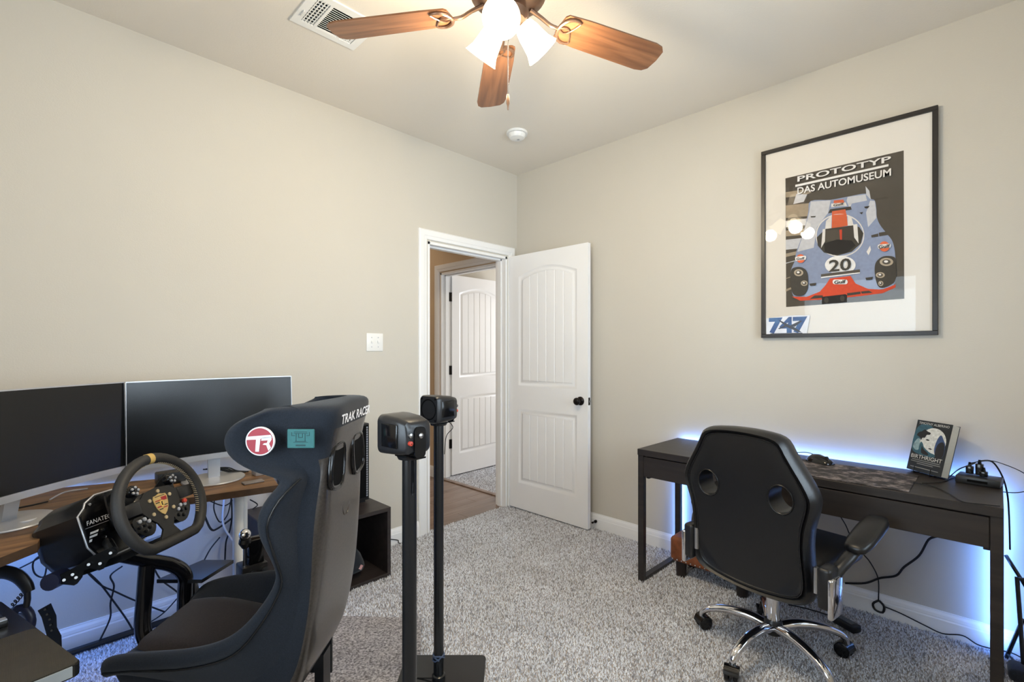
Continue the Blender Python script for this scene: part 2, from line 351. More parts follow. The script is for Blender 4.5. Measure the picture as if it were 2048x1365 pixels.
# hall and far-room shell
FDY0, FDY1 = .24, 1.085                     # far doorway along Y
mb = MB(); mb.box((.03, FDY1, -.02), (.145, 2.7, CH)); mb.box((.03, FDY0, 2.05), (.145, FDY1, CH)); mb.box((.03, WT, -.02), (.145, FDY0, CH))
wall('wall_hall_right', mb, M_HALL, 'tan hall wall holding the far doorway')
wall('wall_hall_left', MB().box((-1.5, WT, -.02), (-1.4, 2.8, CH)), M_HALL, 'tan hall wall on the far side')
wall('wall_hall_end', MB().box((-1.4, 2.7, -.02), (.145, 2.8, CH)), M_HALL, 'tan wall at the end of the hall')
wall('wall_far_side', MB().box((.145, 1.2, -.02), (3.3, 1.3, CH)), M_WALL, 'beige wall behind the far open door')
wall('wall_far_end', MB().box((3.2, -.1, -.02), (3.3, 1.2, CH)), M_WALL, 'beige end wall of the far room')
wall('wall_far_near', MB().box((.145, 0, -.02), (3.2, WT, CH)), M_WALL, 'beige dividing wall of the far room')
solo('ceiling_hall', MB().box((-1.5, WT, CH), (3.3, 2.8, CH+.06)), M_CEIL, 'beige ceiling over hall and far room', 'ceiling', kind='structure', smooth=0)

# baseboards: profiled boards
def baseboard(name, a, b, n, label, h=.108):
    """a->b along the wall foot, n = direction into the room"""
    a = Vector(a); b = Vector(b); n = Vector(n)
    prof = [(0, 0), (.0145, 0), (.0145, .070), (.012, .076), (.012, .080), (.0095, .092), (.005, .102), (.004, h), (0, h)]
    r = [[p+n*q+UP*z for q, z in prof] for p in (a, b)]
    return solo(name, MB().loft(r), M_TRIM, label, 'baseboard', kind='structure', smooth=0)
CW = .068
baseboard('baseboard_left', (RX0, 0, 0), (DX0-.012-CW, 0, 0), (0, -1, 0), 'white profiled baseboard along the wall with the doorway')
baseboard('baseboard_right', (0, RY0, 0), (0, -.02, 0), (-1, 0, 0), 'white profiled baseboard behind the black-brown desk')
baseboard('baseboard_hall', (.03, FDY1+.07, 0), (.03, 2.7, 0), (-1, 0, 0), 'white baseboard in the hall')
baseboard('baseboard_near', (RX0, RY0, 0), (0, RY0, 0), (0, 1, 0), 'white baseboard below the windows')

# door casings: mitred, stepped profile
def casing(name, side0, side1, top, origin, ux, nn, label, depth):
    """ux = direction along wall, nn = out of the wall; opening from side0 to side1 along ux"""
    t = thing(name, Vector(origin)+Vector(ux)*side0, label, 'door frame', kind='structure')
    O = Vector(origin); ux = Vector(ux); nn = Vector(nn); rv = .012
    prof = [(0, 0), (0, .009), (.006, .012), (.022, .013), (.026, .016), (.052, .019), (.060, .019), (CW, .012), (CW, 0)]
    def P(x, z, q): return O+ux*x+UP*z+nn*q
    L0, L1, T = side0-rv, side1+rv, top+rv
    part('casing_side', MB().loft([[P(L0-q, 0, d) for q, d in prof], [P(L0-q, T+q, d) for q, d in prof]]), M_TRIM, t, 25)
    part('casing_side', MB().loft([[P(L1+q, 0, d) for q, d in prof], [P(L1+q, T+q, d) for q, d in prof]]), M_TRIM, t, 25)
    part('casing_head', MB().loft([[P(L0-q, T+q, d) for q, d in prof], [P(L1+q, T+q, d) for q, d in prof]]), M_TRIM, t, 25)
    j = .018
    def bx(x0, x1, z0, z1, q0, q1):
        vs = [P(x, z, q) for x, q, z in ((x0,q0,z0),(x1,q0,z0),(x1,q1,z0),(x0,q1,z0),(x0,q0,z1),(x1,q0,z1),(x1,q1,z1),(x0,q1,z1))]
        return MB().add(vs, [(0,3,2,1),(4,5,6,7),(0,1,5,4),(1,2,6,5),(2,3,7,6),(3,0,4,7)])
    part('jamb', bx(side0-.001, side0+j, 0, top, -depth, .001), M_TRIM, t, 0)
    part('jamb', bx(side1-j, side1+.001, 0, top, -depth, .001), M_TRIM, t, 0)
    part('head_jamb', bx(side0, side1, top-j, top+.001, -depth, .001), M_TRIM, t, 0)
    st = .011
    part('stop', bx(side0+j, side0+j+st, 0, top-j, -depth*.75, -.045), M_TRIM, t, 0)
    part('stop', bx(side1-j-st, side1-j, 0, top-j, -depth*.75, -.045), M_TRIM, t, 0)
    part('head_stop', bx(side0+j, side1-j, top-j-st, top-j, -depth*.75, -.045), M_TRIM, t, 0)
    return t
casing('trim_1', DX0, DX1, DH, (0, 0, 0), (1, 0, 0), (0, -1, 0), 'white casing around the near doorway', WT)
casing('trim_2', FDY0, FDY1, 2.05, (.03, 0, 0), (0, 1, 0), (-1, 0, 0), 'white casing around the doorway across the hall', WT)

# ------------------------------------------------------------------ panel doors
def offset(poly, d):
    n = len(poly); out = []
    for i in range(n):
        p0, p1, p2 = Vector(poly[i-1]), Vector(poly[i]), Vector(poly[(i+1) % n])
        e1 = (p1-p0).normalized(); e2 = (p2-p1).normalized(); n1 = Vector((-e1.y, e1.x)); n2 = Vector((-e2.y, e2.x))
        b = n1+n2; b = b/max(b.length_squared, 1e-6)*2; b = b/2*1.0
        out.append(tuple(p1+(n1+n2)*(d/max(.3, 1+n1.dot(n2)))))
    return out
def arch(x0, x1, z0, z1, rise, n=10):
    p = [(x0, z0), (x1, z0), (x1, z1)]
    for i in range(1, n):
        t = i/n; p.append((x1+(x0-x1)*t, z1+rise*math.sin(PI*t)))
    p.append((x0, z1)); return p
def panel_door(name, M, label, W=.762, H=2.03, T=.035):
    """M: x along the door, y up, z out of the visible face"""
    t = thing(name, M.translation, label, 'door', kind='structure')
    sl = MB().rbox((0, 0, -T), (W, H, -.007), .002, 1, M=M); part('slab', sl, M_DOOR, t, 30)
    A = arch(.095, W-.095, .985, 1.855, .065); B = [(.095, .205), (W-.095, .205), (W-.095, .80), (.095, .80)]
    f = MB(); f.fill([(0, 0), (W, 0), (W, H), (0, H)], [A, B], M=M)
    f.add([M @ Vector((x, y, z)) for z in (0, -.0075) for x, y in ((0, 0), (W, 0), (W, H), (0, H))], [(0, 1, 5, 4), (1, 2, 6, 5), (2, 3, 7, 6), (3, 0, 4, 7)])
    part('face_frame', f, M_DOOR, t, 0)
    for P in (A, B):
        rings = [[M @ Vector((x, y, z)) for x, y in offset(P, d)] for d, z in ((0, 0), (.006, -.0015), (.014, -.0068), (.026, -.0068), (.034, -.003), (.040, -.0022))]
        part('panel_moulding', MB().loft(rings, cap=False), M_DOOR, t, 40)
        xa, xb = .135, W-.135; nP = 6; wP = (xb-xa)/nP
        for i in range(nP):
            u0, u1 = xa+i*wP+.002, xa+(i+1)*wP-.002
            if P is A:
                zt = lambda x: 1.815+.065*math.sin(PI*(x-.095)/(W-.19))*1.0
                q = [(u0, 1.025), (u1, 1.025), (u1, zt(u1)), ((u0+u1)/2, zt((u0+u1)/2)), (u0, zt(u0))]
            else: q = [(u0, .245), (u1, .245), (u1, .76), (u0, .76)]
            r0 = [M @ Vector((x, y, -.008)) for x, y in q]; r1 = [M @ Vector((x, y, -.0045)) for x, y in q]; r2 = [M @ Vector((x, y, -.0025)) for x, y in offset(q, .004)]
            part('panel_plank', MB().loft([r0, r1, r2]), M_DOOR, t, 0)
    return t
# near door: open against the right wall
MD = frame((-.104, -.020, .014), (0, -1, 0), (0, 0, 1))
d1 = panel_door('door_1', frame((-.104, -.018, .014), (.006, -1, 0), (0, 0, 1)), 'white two-panel arched door standing open beside the poster wall', W=.768)
def knob(door, W, M, z=.905):
    K = M @ Matrix.Translation((W-.062, z, 0))
    part('knob', MB().lathe([(.001, 0), (.031, 0), (.031, .006), (.026, .010), (.012, .014), (.011, .028), (.020, .034), (.0265, .044), (.027, .052), (.022, .060), (.010, .064), (.001, .065)], 24, K), M_BRONZE, door, 40, 'dark bronze door knob')
MDW = frame((-.104, -.018, .014), (.006, -1, 0), (0, 0, 1))
knob(d1, .768, MDW)
pm = MB().box((.768-.0002, .878, -.027), (.7688, .932, -.006), M=MDW); part('latch_plate', pm, M_BRONZE, d1, 0)
part('latch', MB().box((.7686, .898, -.021), (.777, .912, -.012), M=MDW), M_STEEL, d1, 0)
# far door: open inside the far room, hinged on the far jamb
MD2 = frame((.152, 1.052, .016), (1, .015, 0), (0, 0, 1))
d2 = panel_door('door_2', MD2, 'white arched panel door with black hinges across the hall', W=.76)
for z in (.335, 1.08, 1.82):
    h = MB(); h.tube([(.146, 1.056, z-.045), (.146, 1.056, z+.045)], .0075, 10); h.box((.108, 1.0625, z-.045), (.146, 1.0675, z+.045)); h.box((.1465, 1.050, z-.045), (.151, 1.088, z+.045)); h.box((.122, 1.055, z-.045), (.148, 1.0585, z+.045))
    part('hinge', h, M_BRONZE, d2, 30)
# door stop
q = Vector((-.0145, onX(1192, 1041, -.0145).y, .055))
ds = MB().tube([q, q+Vector((-.012, 0, 0)), q+Vector((-.013, 0, 0)), q+Vector((-.032, .002, 0))], [.011, .011, .004, .004], 10); ds.tube([q+Vector((-.032, .002, 0)), q+Vector((-.043, .002, 0))], .007, 10)
solo('door_stop', ds, M_BRONZE, 'small dark door stop screwed to the baseboard', 'door stop')

# light switch plate on the left wall
sc = onY(749, 685, 0); t = thing('light_switch', (sc.x, -.001, sc.z-.057), 'white double light switch plate beside the doorway', 'light switch')
part('cover_plate', MB().rbox((sc.x-.058, -.006, sc.z-.057), (sc.x+.058, 0, sc.z+.057), .0025, 2), M_WHITE, t)
for dx in (-.023, .023):
    part('toggle', MB().rbox((sc.x+dx-.005, -.016, sc.z-.006), (sc.x+dx+.005, -.005, sc.z+.010), .002, 2), M_WHITE, t)
    for dz in (-.03, .03): part('screw', MB().lathe([(.0035, 0), (.0035, .0012), (.001, .0016)], 10, frame((sc.x+dx, -.006, sc.z+dz), (1, 0, 0), (0, 0, 1))), M_SILVER, t)

# ================================================================== CEILING THINGS
# smoke detector
c = Vector((-.575, -.549, CH)); F = frame(c, (1, 0, 0), (0, -1, 0))
t = thing('smoke_detector', c-UP*.045, 'round white smoke detector on the ceiling near the corner', 'smoke detector')
part('base', MB().lathe([(.001, 0), (.070, 0), (.072, .006), (.070, .014), (.001, .014)], 32, F), M_WHITE, t)
part('cover', MB().lathe([(.052, .013), (.060, .016), (.056, .030), (.048, .040), (.030, .044), (.001, .044)], 32, F), M_WHITE, t)
part('test_button', MB().lathe([(.009, .043), (.009, .046), (.001, .047)], 16, F @ Matrix.Translation((.012, 0, 0))), M_SILVER, t)
# ceiling vent
vx0, vx1, vy0, vy1 = -2.07, -1.77, -.845, -.595
t = thing('ceiling_vent', ((vx0+vx1)/2, (vy0+vy1)/2, CH-.012), 'white louvred air vent in the ceiling behind the fan blade', 'air vent')
m1 = MB(); fw = .034
for lo, hi in (((vx0, vy0), (vx1, vy0+fw)), ((vx0, vy1-fw), (vx1, vy1)), ((vx0, vy0+fw), (vx0+fw, vy1-fw)), ((vx1-fw, vy0+fw), (vx1, vy1-fw))): m1.box((*lo, CH-.008), (*hi, CH))
for x in (vx0+.095, vx1-.095): m1.box((x-.006, vy0+fw, CH-.008), (x+.006, vy1-fw, CH-.002))
part('vent_frame', m1, M_WHITE, t, 0)
part('duct_opening', MB().box((vx0+fw, vy0+fw, CH-.0012), (vx1-fw, vy1-fw, CH-.0002)), M_DARKPIT, t, 0)
n = 14
for i in range(n):
    yy = vy0+fw+(i+.5)*(vy1-vy0-2*fw)/n
    part('louvre', MB().cbox((0, 0, 0), (vx1-vx0-.202, .0085, .0012), M=Matrix.Translation(((vx0+vx1)/2, yy, CH-.0048)) @ Matrix.Rotation(.5, 4, 'X')), M_WHITE, t, 0)
for sx in (0, 1):
    xa = vx0+fw if sx == 0 else vx1-.089
    for i in range(4):
        xx = xa+(i+.5)*.055/4
        part('louvre', MB().cbox((0, 0, 0), (.0085, vy1-vy0-2*fw, .0012), M=Matrix.Translation((xx, (vy0+vy1)/2, CH-.0048)) @ Matrix.Rotation(-.5 if sx == 0 else .5, 4, 'Y')), M_WHITE, t, 0)
    for i in range(9):
        yy = vy0+fw+(i+.5)*(vy1-vy0-2*fw)/9; part('damper_blade', MB().box((xa, yy-.004, CH-.003), (xa+.055, yy+.004, CH-.0018)), M_WHITE, t, 0)
part('damper_lever', MB().box((vx0+.018, vy1-.11, CH-.016), (vx0+.021, vy1-.07, CH-.007)), M_WHITE, t, 0)

# ceiling fan
FC = Vector((-1.733, -1.613, 0))
M_BLADE = mat_wood('fan_blade_wood', (92, 60, 40), (118, 80, 54), (142, 100, 70), .28, 0, 1.0)
M_FANMETAL = mat('brushed_bronze_fan', (128, 100, 82), .32, metal=.75, var=(25, .2))
t = thing('ceiling_fan', FC+UP*2.09, 'five-blade wooden ceiling fan with three lit glass shades', 'ceiling fan')
L = lambda z: Matrix.Translation(FC+UP*z)
part('canopy', MB().lathe([(.001, CH), (.075, CH), (.078, CH-.02), (.06, CH-.05), (.02, CH-.055), (.001, CH-.055)], 28, L(0)), M_FANMETAL, t)
part('downrod', MB().tube([FC+UP*2.70, FC+UP*2.60], .013, 12), M_FANMETAL, t)
part('motor_housing', MB().lathe([(.001, 2.62), (.06, 2.615), (.125, 2.59), (.14, 2.56), (.14, 2.52), (.128, 2.49), (.105, 2.475), (.06, 2.465), (.001, 2.465)], 36, L(0)), M_FANMETAL, t)
part('switch_housing', MB().lathe([(.06, 2.466), (.062, 2.44), (.07, 2.425), (.06, 2.40), (.03, 2.385), (.012, 2.375), (.001, 2.372)], 28, L(0)), M_FANMETAL, t)
for i in range(5):
    a = math.radians(97.9+72*i); d = RT*math.cos(a)+FW*math.sin(a); sd = UP.cross(d)
    pit = math.radians(11)
    yv = sd*math.cos(pit)-UP*math.sin(pit)
    BMx = frame(FC+UP*2.445, d, yv)
    out = [(.205, -.045), (.215, -.056), (.30, -.062), (.60, -.068), (.632, -.062), (.65, -.045), (.655, 0), (.65, .045), (.632, .062), (.60, .068), (.30, .062), (.215, .056), (.205, .045), (.20, 0)]
    bo = part('blade', MB().prism(out, -.003, .003, ROOT[t.name]), M_BLADE, t, 30); bo.matrix_basis = ROOT[t.name].inverted() @ BMx
    # blade iron: arm, ring and scroll under the blade root
    im = MB(); Q = lambda x, y, z: BMx @ Vector((x, y, z))
    im.tube([FC+d*.085+UP*2.47, FC+d*.13+UP*2.455, Q(.165, 0, -.006), Q(.20, 0, -.008)], [.008, .007, .007, .006], 8, smooth=3)
    arc = [Q(.245+.046*math.cos(b), .052*math.sin(b), -.008) for b in [math.radians(v) for v in range(60, 301, 20)]]
    im.tube(arc, [.0035+.0035*math.sin(PI*k/(len(arc)-1)) for k in range(len(arc))], 8)
    im.tube([Q(.20, 0, -.008), Q(.225, .012, -.008), Q(.245, 0, -.007), Q(.225, -.012, -.008), Q(.20, 0, -.008)], .003, 6, smooth=3)
    im.tube([Q(.245, 0, -.007), Q(.258, .02, -.007), Q(.268, .044, -.007)], .003, 6, smooth=3); im.tube([Q(.245, 0, -.007), Q(.258, -.02, -.007), Q(.268, -.044, -.007)], .003, 6, smooth=3)
    part('blade_iron', im, M_FANMETAL, t, 40)
def shade_mat():
    m = bpy.data.materials.new('lit_frosted_glass'); m.use_nodes = True; nt = m.node_tree; b = nt.nodes['Principled BSDF']
    b.inputs['Base Color'].default_value = s2l(250, 240, 222); b.inputs['Roughness'].default_value = .35
    nz = nt.nodes.new('ShaderNodeTexNoise'); nz.inputs['Scale'].default_value = 9; mr = nt.nodes.new('ShaderNodeMapRange'); mr.inputs[3].default_value = 4.2; mr.inputs[4].default_value = 5.0
    nt.links.new(nz.outputs['Fac'], mr.inputs[0]); nt.links.new(mr.outputs[0], b.inputs['Emission Strength']); b.inputs['Emission Color'].default_value = s2l(255, 240, 205)
    return m
M_SHADE = shade_mat()
M_BULB = mat('lit_bulb', (255, 245, 225), .3, emit=(1, .93, .8), es=14)
for i in range(3):
    a = math.radians(-99.5+120*i); d = RT*math.cos(a)+FW*math.sin(a); ax = (d*.70-UP*.714).normalized()
    nk = FC+d*.050+UP*2.408; SM = frame(nk, UP.cross(d), ax.cross(UP.cross(d)))       # z = shade axis
    part('lamp_arm', MB().tube([FC+d*.03+UP*2.425, FC+d*.045+UP*2.425, nk-ax*.006], .009, 8, smooth=3), M_FANMETAL, t)
    part('lamp_socket', MB().lathe([(.001, -.012), (.024, -.012), (.029, .004), (.027, .018), (.001, .018)], 20, SM), M_FANMETAL, t)
    prof = [(.027, .004), (.034, .012), (.040, .035), (.0435, .060), (.048, .085), (.058, .108), (.061, .113), (.059, .1125), (.0455, .085), (.041, .060), (.0375, .035), (.031, .013), (.025, .006)]
    part('lamp_shade', MB().lathe(prof, 28, SM, cap=False), M_SHADE, t, 60, 'glowing frosted glass bell shade')
    part('bulb', MB().sphere(nk+ax*.062, .026, 14), M_BULB, t, 60)
    l = bpy.data.lights.new('fan_bulb_light', 'POINT'); l.energy = 17.8; l.color = (1, .84, .59); l.shadow_soft_size = .05
    o = bpy.data.objects.new('fan_bulb_light', l); COL.objects.link(o); o.location = nk+ax*.165
ch0 = PX(1016, 84, 1.60)
part('pull_chain', MB().tube([FC+RT*.006+UP*2.376, Vector((ch0.x, ch0.y, 2.30)), Vector((ch0.x, ch0.y, 2.135))], .0022, 6), M_STEEL, t)
part('chain_pendant', MB().lathe([(.001, 2.137), (.004, 2.135), (.0055, 2.125), (.0055, 2.105), (.003, 2.098), (.0025, 2.085), (.001, 2.083)], 10, Matrix.Translation((ch0.x, ch0.y, 0))), M_FANMETAL, t)

# ================================================================== FRAMED POSTER on the right wall
FX = -.028                                   # front plane of the frame
py0, py1, pz0, pz1 = -2.632, -1.897, 1.350, 2.382
t = thing('framed_poster', (0, (py0+py1)/2, pz0), 'large black framed race car poster with wide white mat', 'poster')
fb = .020
for nm, a, b in (('frame_bar', (py0, pz1-fb), (py1, pz1)), ('frame_bar', (py0, pz0), (py1, pz0+fb)), ('frame_bar', (py0, pz0+fb), (py0+fb, pz1-fb)), ('frame_bar', (py1-fb, pz0+fb), (py1, pz1-fb))):
    part(nm, MB().rbox((FX, a[0], a[1]), (-.001, b[0], b[1]), .0015, 1), mat('black_picture_frame', (34, 30, 28), .35, var=(20, .1)), t, 20)
part('mat_board', MB().box((-.014, py0+fb, pz0+fb), (-.008, py1-fb, pz1-fb)), mat('white_mat_board', (236, 232, 226), .85, spec=.1, var=(30, .008)), t, 0)
PLX = -.0142
cr = lambda x, y: (1560+x/4.877, 340+y/4.877)
def PW(x, y, q):                             # print point from the close-up of the poster; q = paper layer
    p = onX(*cr(x, y), -.0142); return Vector((PLX-.00012*q, p.y, p.z))
inks = [('print_grey', (84, 78, 70)), ('print_blue', (147, 160, 190)), ('print_pale', (205, 207, 214)), ('print_orange', (214, 104, 66)), ('print_dark', (66, 62, 56)), ('print_white', (226, 223, 220)), ('print_sand', (170, 156, 136)), ('print_red', (200, 74, 48)), ('print_black', (38, 36, 36)), ('print_slate', (98, 108, 132))]
IM = [mat(n, c, .6, spec=.2, var=(60, .06)) for n, c in inks]; IK = {n[6:]: i for i, (n, c) in enumerate(inks)}
pr = MB(); LAY = [0]
def ink(poly, c, sm=False):
    LAY[0] += 1
    if sm: poly = smooth2(poly, 4)
    pr.fill([PW(x, y, LAY[0]) for x, y in poly], mi=IK[c])
P4 = [(53, 83), (1207, -190), (1212, 1258), (60, 1339)]
ink(P4, 'grey')
for ya, yb, xr, c in ((200, 270, 250, 'sand'), (330, 470, 330, 'sand'), (480, 560, 300, 'pale'), (575, 650, 330, 'sand'), (665, 780, 300, 'pale'), (800, 850, 180, 'sand'), (890, 915, 160, 'pale'), (1040, 1065, 140, 'sand'), (1150, 1190, 120, 'sand')):
    ink([(56, ya+18), (xr, ya-10), (xr+60, (ya+yb)/2-14), (xr-20, yb-22), (58, yb)], c)
ink([(130, 335), (160, 235), (265, 240), (232, 312)], 'pale')
body = [(300, 305), (490, 293), (660, 262), (838, 232), (885, 282), (925, 300), (940, 380), (945, 460), (975, 535), (1040, 620), (1098, 700), (1124, 830), (1131, 1060), (1085, 1135), (940, 1172), (760, 1180), (430, 1210), (300, 1245), (150, 1250), (108, 1140), (106, 990), (148, 880), (160, 800), (232, 600), (275, 420)]
ink(body, 'blue', True)
ink([(300, 310), (495, 298), (470, 420), (360, 560), (330, 760), (170, 800), (236, 600), (285, 420)], 'pale')
ink([(660, 265), (835, 240), (850, 300), (700, 330), (680, 380), (650, 300)], 'pale')
ink([(835, 160), (872, 205), (887, 292), (842, 245)], 'pale')
ink([(880, 300), (925, 305), (938, 400), (940, 470), (860, 560), (840, 420)], 'pale')
ink([(525, 300), (618, 290), (640, 350), (524, 362)], 'orange'); ink([(500, 330), (640, 318), (655, 352), (500, 365)], 'white')
ink([(490, 385), (690, 358), (700, 388), (470, 425)], 'dark')
ink([(508, 405), (640, 385), (662, 540), (505, 575)], 'orange')
ink(ell(586, 640, 238, 210, 36), 'white'); ink(ell(586, 640, 226, 198, 36), 'blue')
ink([(508, 440), (650, 432), (662, 545), (505, 575)], 'orange')
ink([(450, 500), (505, 445), (500, 572), (440, 590)], 'white'); ink([(660, 450), (700, 470), (720, 545), (662, 545)], 'white')
ink([(445, 578), (715, 542), (775, 560), (815, 620), (790, 720), (700, 800), (560, 838), (430, 808), (370, 740), (360, 660)], 'dark')
ink([(440, 590), (580, 582), (600, 700), (450, 690)], 'grey'); ink([(580, 585), (606, 582), (606, 715), (588, 700)], 'red')
ink([(418, 580), (444, 578), (440, 700), (402, 765)], 'white'); ink([(715, 535), (755, 530), (768, 720), (725, 660)], 'white')
ink([(430, 720), (560, 680), (700, 690), (740, 740), (650, 810), (520, 832), (440, 800)], 'black')
ink([(890, 640), (960, 622), (960, 652), (895, 662)], 'grey'); ink([(965, 615), (1030, 605), (1060, 635), (970, 650)], 'grey')
ink([(845, 800), (880, 740), (890, 780), (865, 835)], 'white'); ink([(820, 362), (876, 352), (860, 376), (835, 378)], 'dark'); ink([(775, 420), (812, 412), (800, 436)], 'dark')
ink([(300, 455), (352, 452), (345, 464), (305, 466)], 'dark')
ink(ell(590, 930, 150, 92, 30), 'white')
ink([(402, 1020), (780, 972), (782, 1000), (402, 1046)], 'grey'); ink([(402, 1046), (782, 1000), (782, 1010), (402, 1058)], 'white')
ink([(490, 1060), (690, 1036), (738, 1110), (860, 1162), (1000, 1170), (1132, 1118), (1125, 1150), (1000, 1205), (760, 1236), (420, 1266), (200, 1278), (118, 1238), (262, 1240), (390, 1190), (450, 1122)], 'red')
ink([(290, 1262), (340, 1226), (420, 1226), (420, 1250)], 'dark'); ink([(655, 1205), (785, 1188), (790, 1212), (660, 1230)], 'dark'); ink([(790, 1188), (870, 1180), (905, 1200), (800, 1210)], 'dark')
ink([(410, 1240), (640, 1214), (658, 1225), (652, 1292), (410, 1312)], 'black'); ink(ell(455, 1272, 22, 28), 'dark'); ink(ell(610, 1255, 22, 28), 'dark')
for poly, e in (([(940, 900), (1010, 846), (1110, 850), (1130, 900), (1130, 1070), (1070, 1130), (980, 1152), (940, 1090), (925, 980)], ((1040, 900, 66, 40), (980, 1028, 44, 28), (985, 1110, 25, 25))), ([(110, 990), (150, 953), (220, 955), (270, 1010), (276, 1150), (230, 1225), (140, 1220), (108, 1130)], ((185, 1005, 45, 34), (240, 1108, 34, 26)))):
    ink(poly, 'dark', True)
    for x, y, a, b in e: ink(ell(x, y, a, b), 'sand'); ink(ell(x, y, a*.62, b*.62), 'grey'); ink(ell(x-4, y-4, a*.3, b*.3), 'white')
ink([(835, 1055), (910, 1045), (900, 1072), (845, 1078)], 'dark'); ink([(290, 1112), (358, 1104), (350, 1130), (298, 1134)], 'dark')
for x, y, r in ((1020, 750, 50), (205, 868, 42)):
    ink(ell(x, y, r, r), 'orange'); ink([(x-r*1.3, y-10), (x-r*1.1, y-18), (x+r*1.1, y-28), (x+r*1.3, y-16), (x+r*1.2, y+10), (x-r*1.2, y+22)], 'white')
ink(rrect(517, 1072, 663, 1118, 20), 'white')
ink([(154, 150), (1061, -52), (1061, -30), (154, 172)], 'white')
part('print', pr, IM, t, 0)
def wall_text(s, x, y, w, h, c, sl=0, q=90, shear=0):
    p = PW(x, y, q); M = frame(p, (0, -1, sl), (0, 0, 1)); wv = abs(PW(x-w/2, y, 0).y-PW(x+w/2, y, 0).y); hv = abs(PW(x, y-h/2, 0).z-PW(x, y+h/2, 0).z)
    return text_mb(s, M, wv, hv, shear=shear, bold=.018)
W5 = IM[IK['white']]
part('lettering', wall_text('PROTOTYP', 605, 2, 905, 56, 'white'), W5, t, 0)
part('lettering', wall_text('DAS AUTOMUSEUM', 605, 124, 905, 70, 'white'), W5, t, 0)
part('lettering', wall_text('20', 588, 932, 215, 118, 'black'), IM[IK['dark']], t, 0)
for x, y, w_, h_ in ((1020, 750, 112, 34), (205, 868, 80, 24), (590, 1096, 112, 34), (575, 342, 100, 24)): part('lettering', wall_text('Gulf', x, y, w_, h_, 'black', q=95), IM[IK['black']], t, 0)
part('glass_pane', MB().box((-.0185, py0+fb, pz0+fb), (-.0175, py1-fb, pz1-fb)), mat_pane('picture_glass', .015, 1.3), t, 0)
# 747 sticker on the glass
sb = Vector((-.0188, -2.027, 1.412)); SMx = frame(sb, (0, -1, 0), (0, 0, 1))
st = thing('sticker', sb, 'blue and white 747 aeroplane sticker at the bottom corner of the poster glass', 'sticker')
part('backing', MB().fill([(x, y, .0001) for x, y in [(-.104, -.05), (.088, -.054), (.105, .052), (.03, .056), (-.106, .046)]], M=SMx), mat('sticker_white', (222, 226, 236), .4), st, 0)
Mb = mat('sticker_blue', (38, 66, 128), .4, var=(15, .1), col2=(72, 112, 160))
part('numerals', text_mb('747', SMx @ Matrix.Translation((0, .004, .0003)), .185, .088, bold=.055), Mb, st, 0)
pl = MB(); pl.fill([(x, y, .0012) for x, y in [(-.045, .035), (-.03, .028), (.005, .006), (.03, -.006), (.06, -.03), (.066, -.036), (.05, -.034), (.02, -.018), (-.004, -.006), (-.02, .01), (-.034, .022)]], M=SMx)
pl.fill([(x, y, .0014) for x, y in [(.012, .002), (.06, .026), (.07, .024), (.034, -.006)]], M=SMx); pl.fill([(x, y, .0014) for x, y in [(-.008, -.004), (-.04, -.016), (-.046, -.012), (-.014, .004)]], M=SMx)
part('aeroplane', pl, mat('sticker_grey', (60, 66, 78), .4), st, 0)
part('caption_line', MB().fill([(x, y, .0016) for x, y in [(-.085, -.041), (.07, -.041), (.07, -.038), (-.085, -.038)]], M=SMx), mat('sticker_grey', (60, 66, 78), .4), st, 0)

# ================================================================== BLACK-BROWN DESK on the right
DT = .735; A0 = Vector((-.505, -1.405, 0)); DR = Vector((-.028, -1.42, 0)).normalized(); DB = Vector((-DR.y, DR.x, 0))     # along the front edge to the right / towards the wall
if DB.x < 0: DB = -DB
DKM = frame(A0, DR, DB) ; DL, DD = 1.42, .475        # x along front, y to wall, z up?
if DKM.col[2][2] < 0: DKM = Matrix(((DR.x, DB.x, 0, A0.x), (DR.y, DB.y, 0, A0.y), (0, 0, 1, 0), (0, 0, 0, 1)))
t = thing('office_desk', A0, 'long black-brown desk with thin legs under the framed poster', 'desk')
D = lambda lo, hi, r=.0015: MB().rbox(lo, hi, r, 1, M=DKM)
part('desk_top', D((0, 0, DT-.034), (DL, DD, DT)), M_DESK, t, 20)
part('leg_frame', D((0, .006, 0), (.034, .036, DT-.034)), M_DESK, t, 20); part('leg_frame', D((0, DD-.036, 0), (.034, DD-.006, DT-.034)), M_DESK, t, 20)
part('leg_frame', D((DL-.034, .006, 0), (DL, .036, DT-.034)), M_DESK, t, 20); part('leg_frame', D((DL-.034, DD-.036, 0), (DL, DD-.006, DT-.034)), M_DESK, t, 20)
for x in (0, DL-.034): part('foot_rail', D((x, .036, 0), (x+.034, DD-.036, .022)), M_DESK, t, 20)
for x in (.034, DL-.052): part('side_panel', D((x, .036, DT-.165), (x+.018, DD-.02, DT-.034)), M_DESK, t, 20)
for i in range(2):
    w2 = (DL-.074)/2; x0 = .036+i*(w2+.002)
    d = part('drawer', D((x0, .004, DT-.148), (x0+w2, .022, DT-.040)), M_DESK, t, 20)
part('bottom_board', D((.036, .022, DT-.150), (DL-.036, DD-.12, DT-.138)), M_DESK, t, 20)
part('rail', D((.052, DD-.03, DT-.15), (DL-.052, DD-.012, DT-.034)), M_DESK, t, 20)
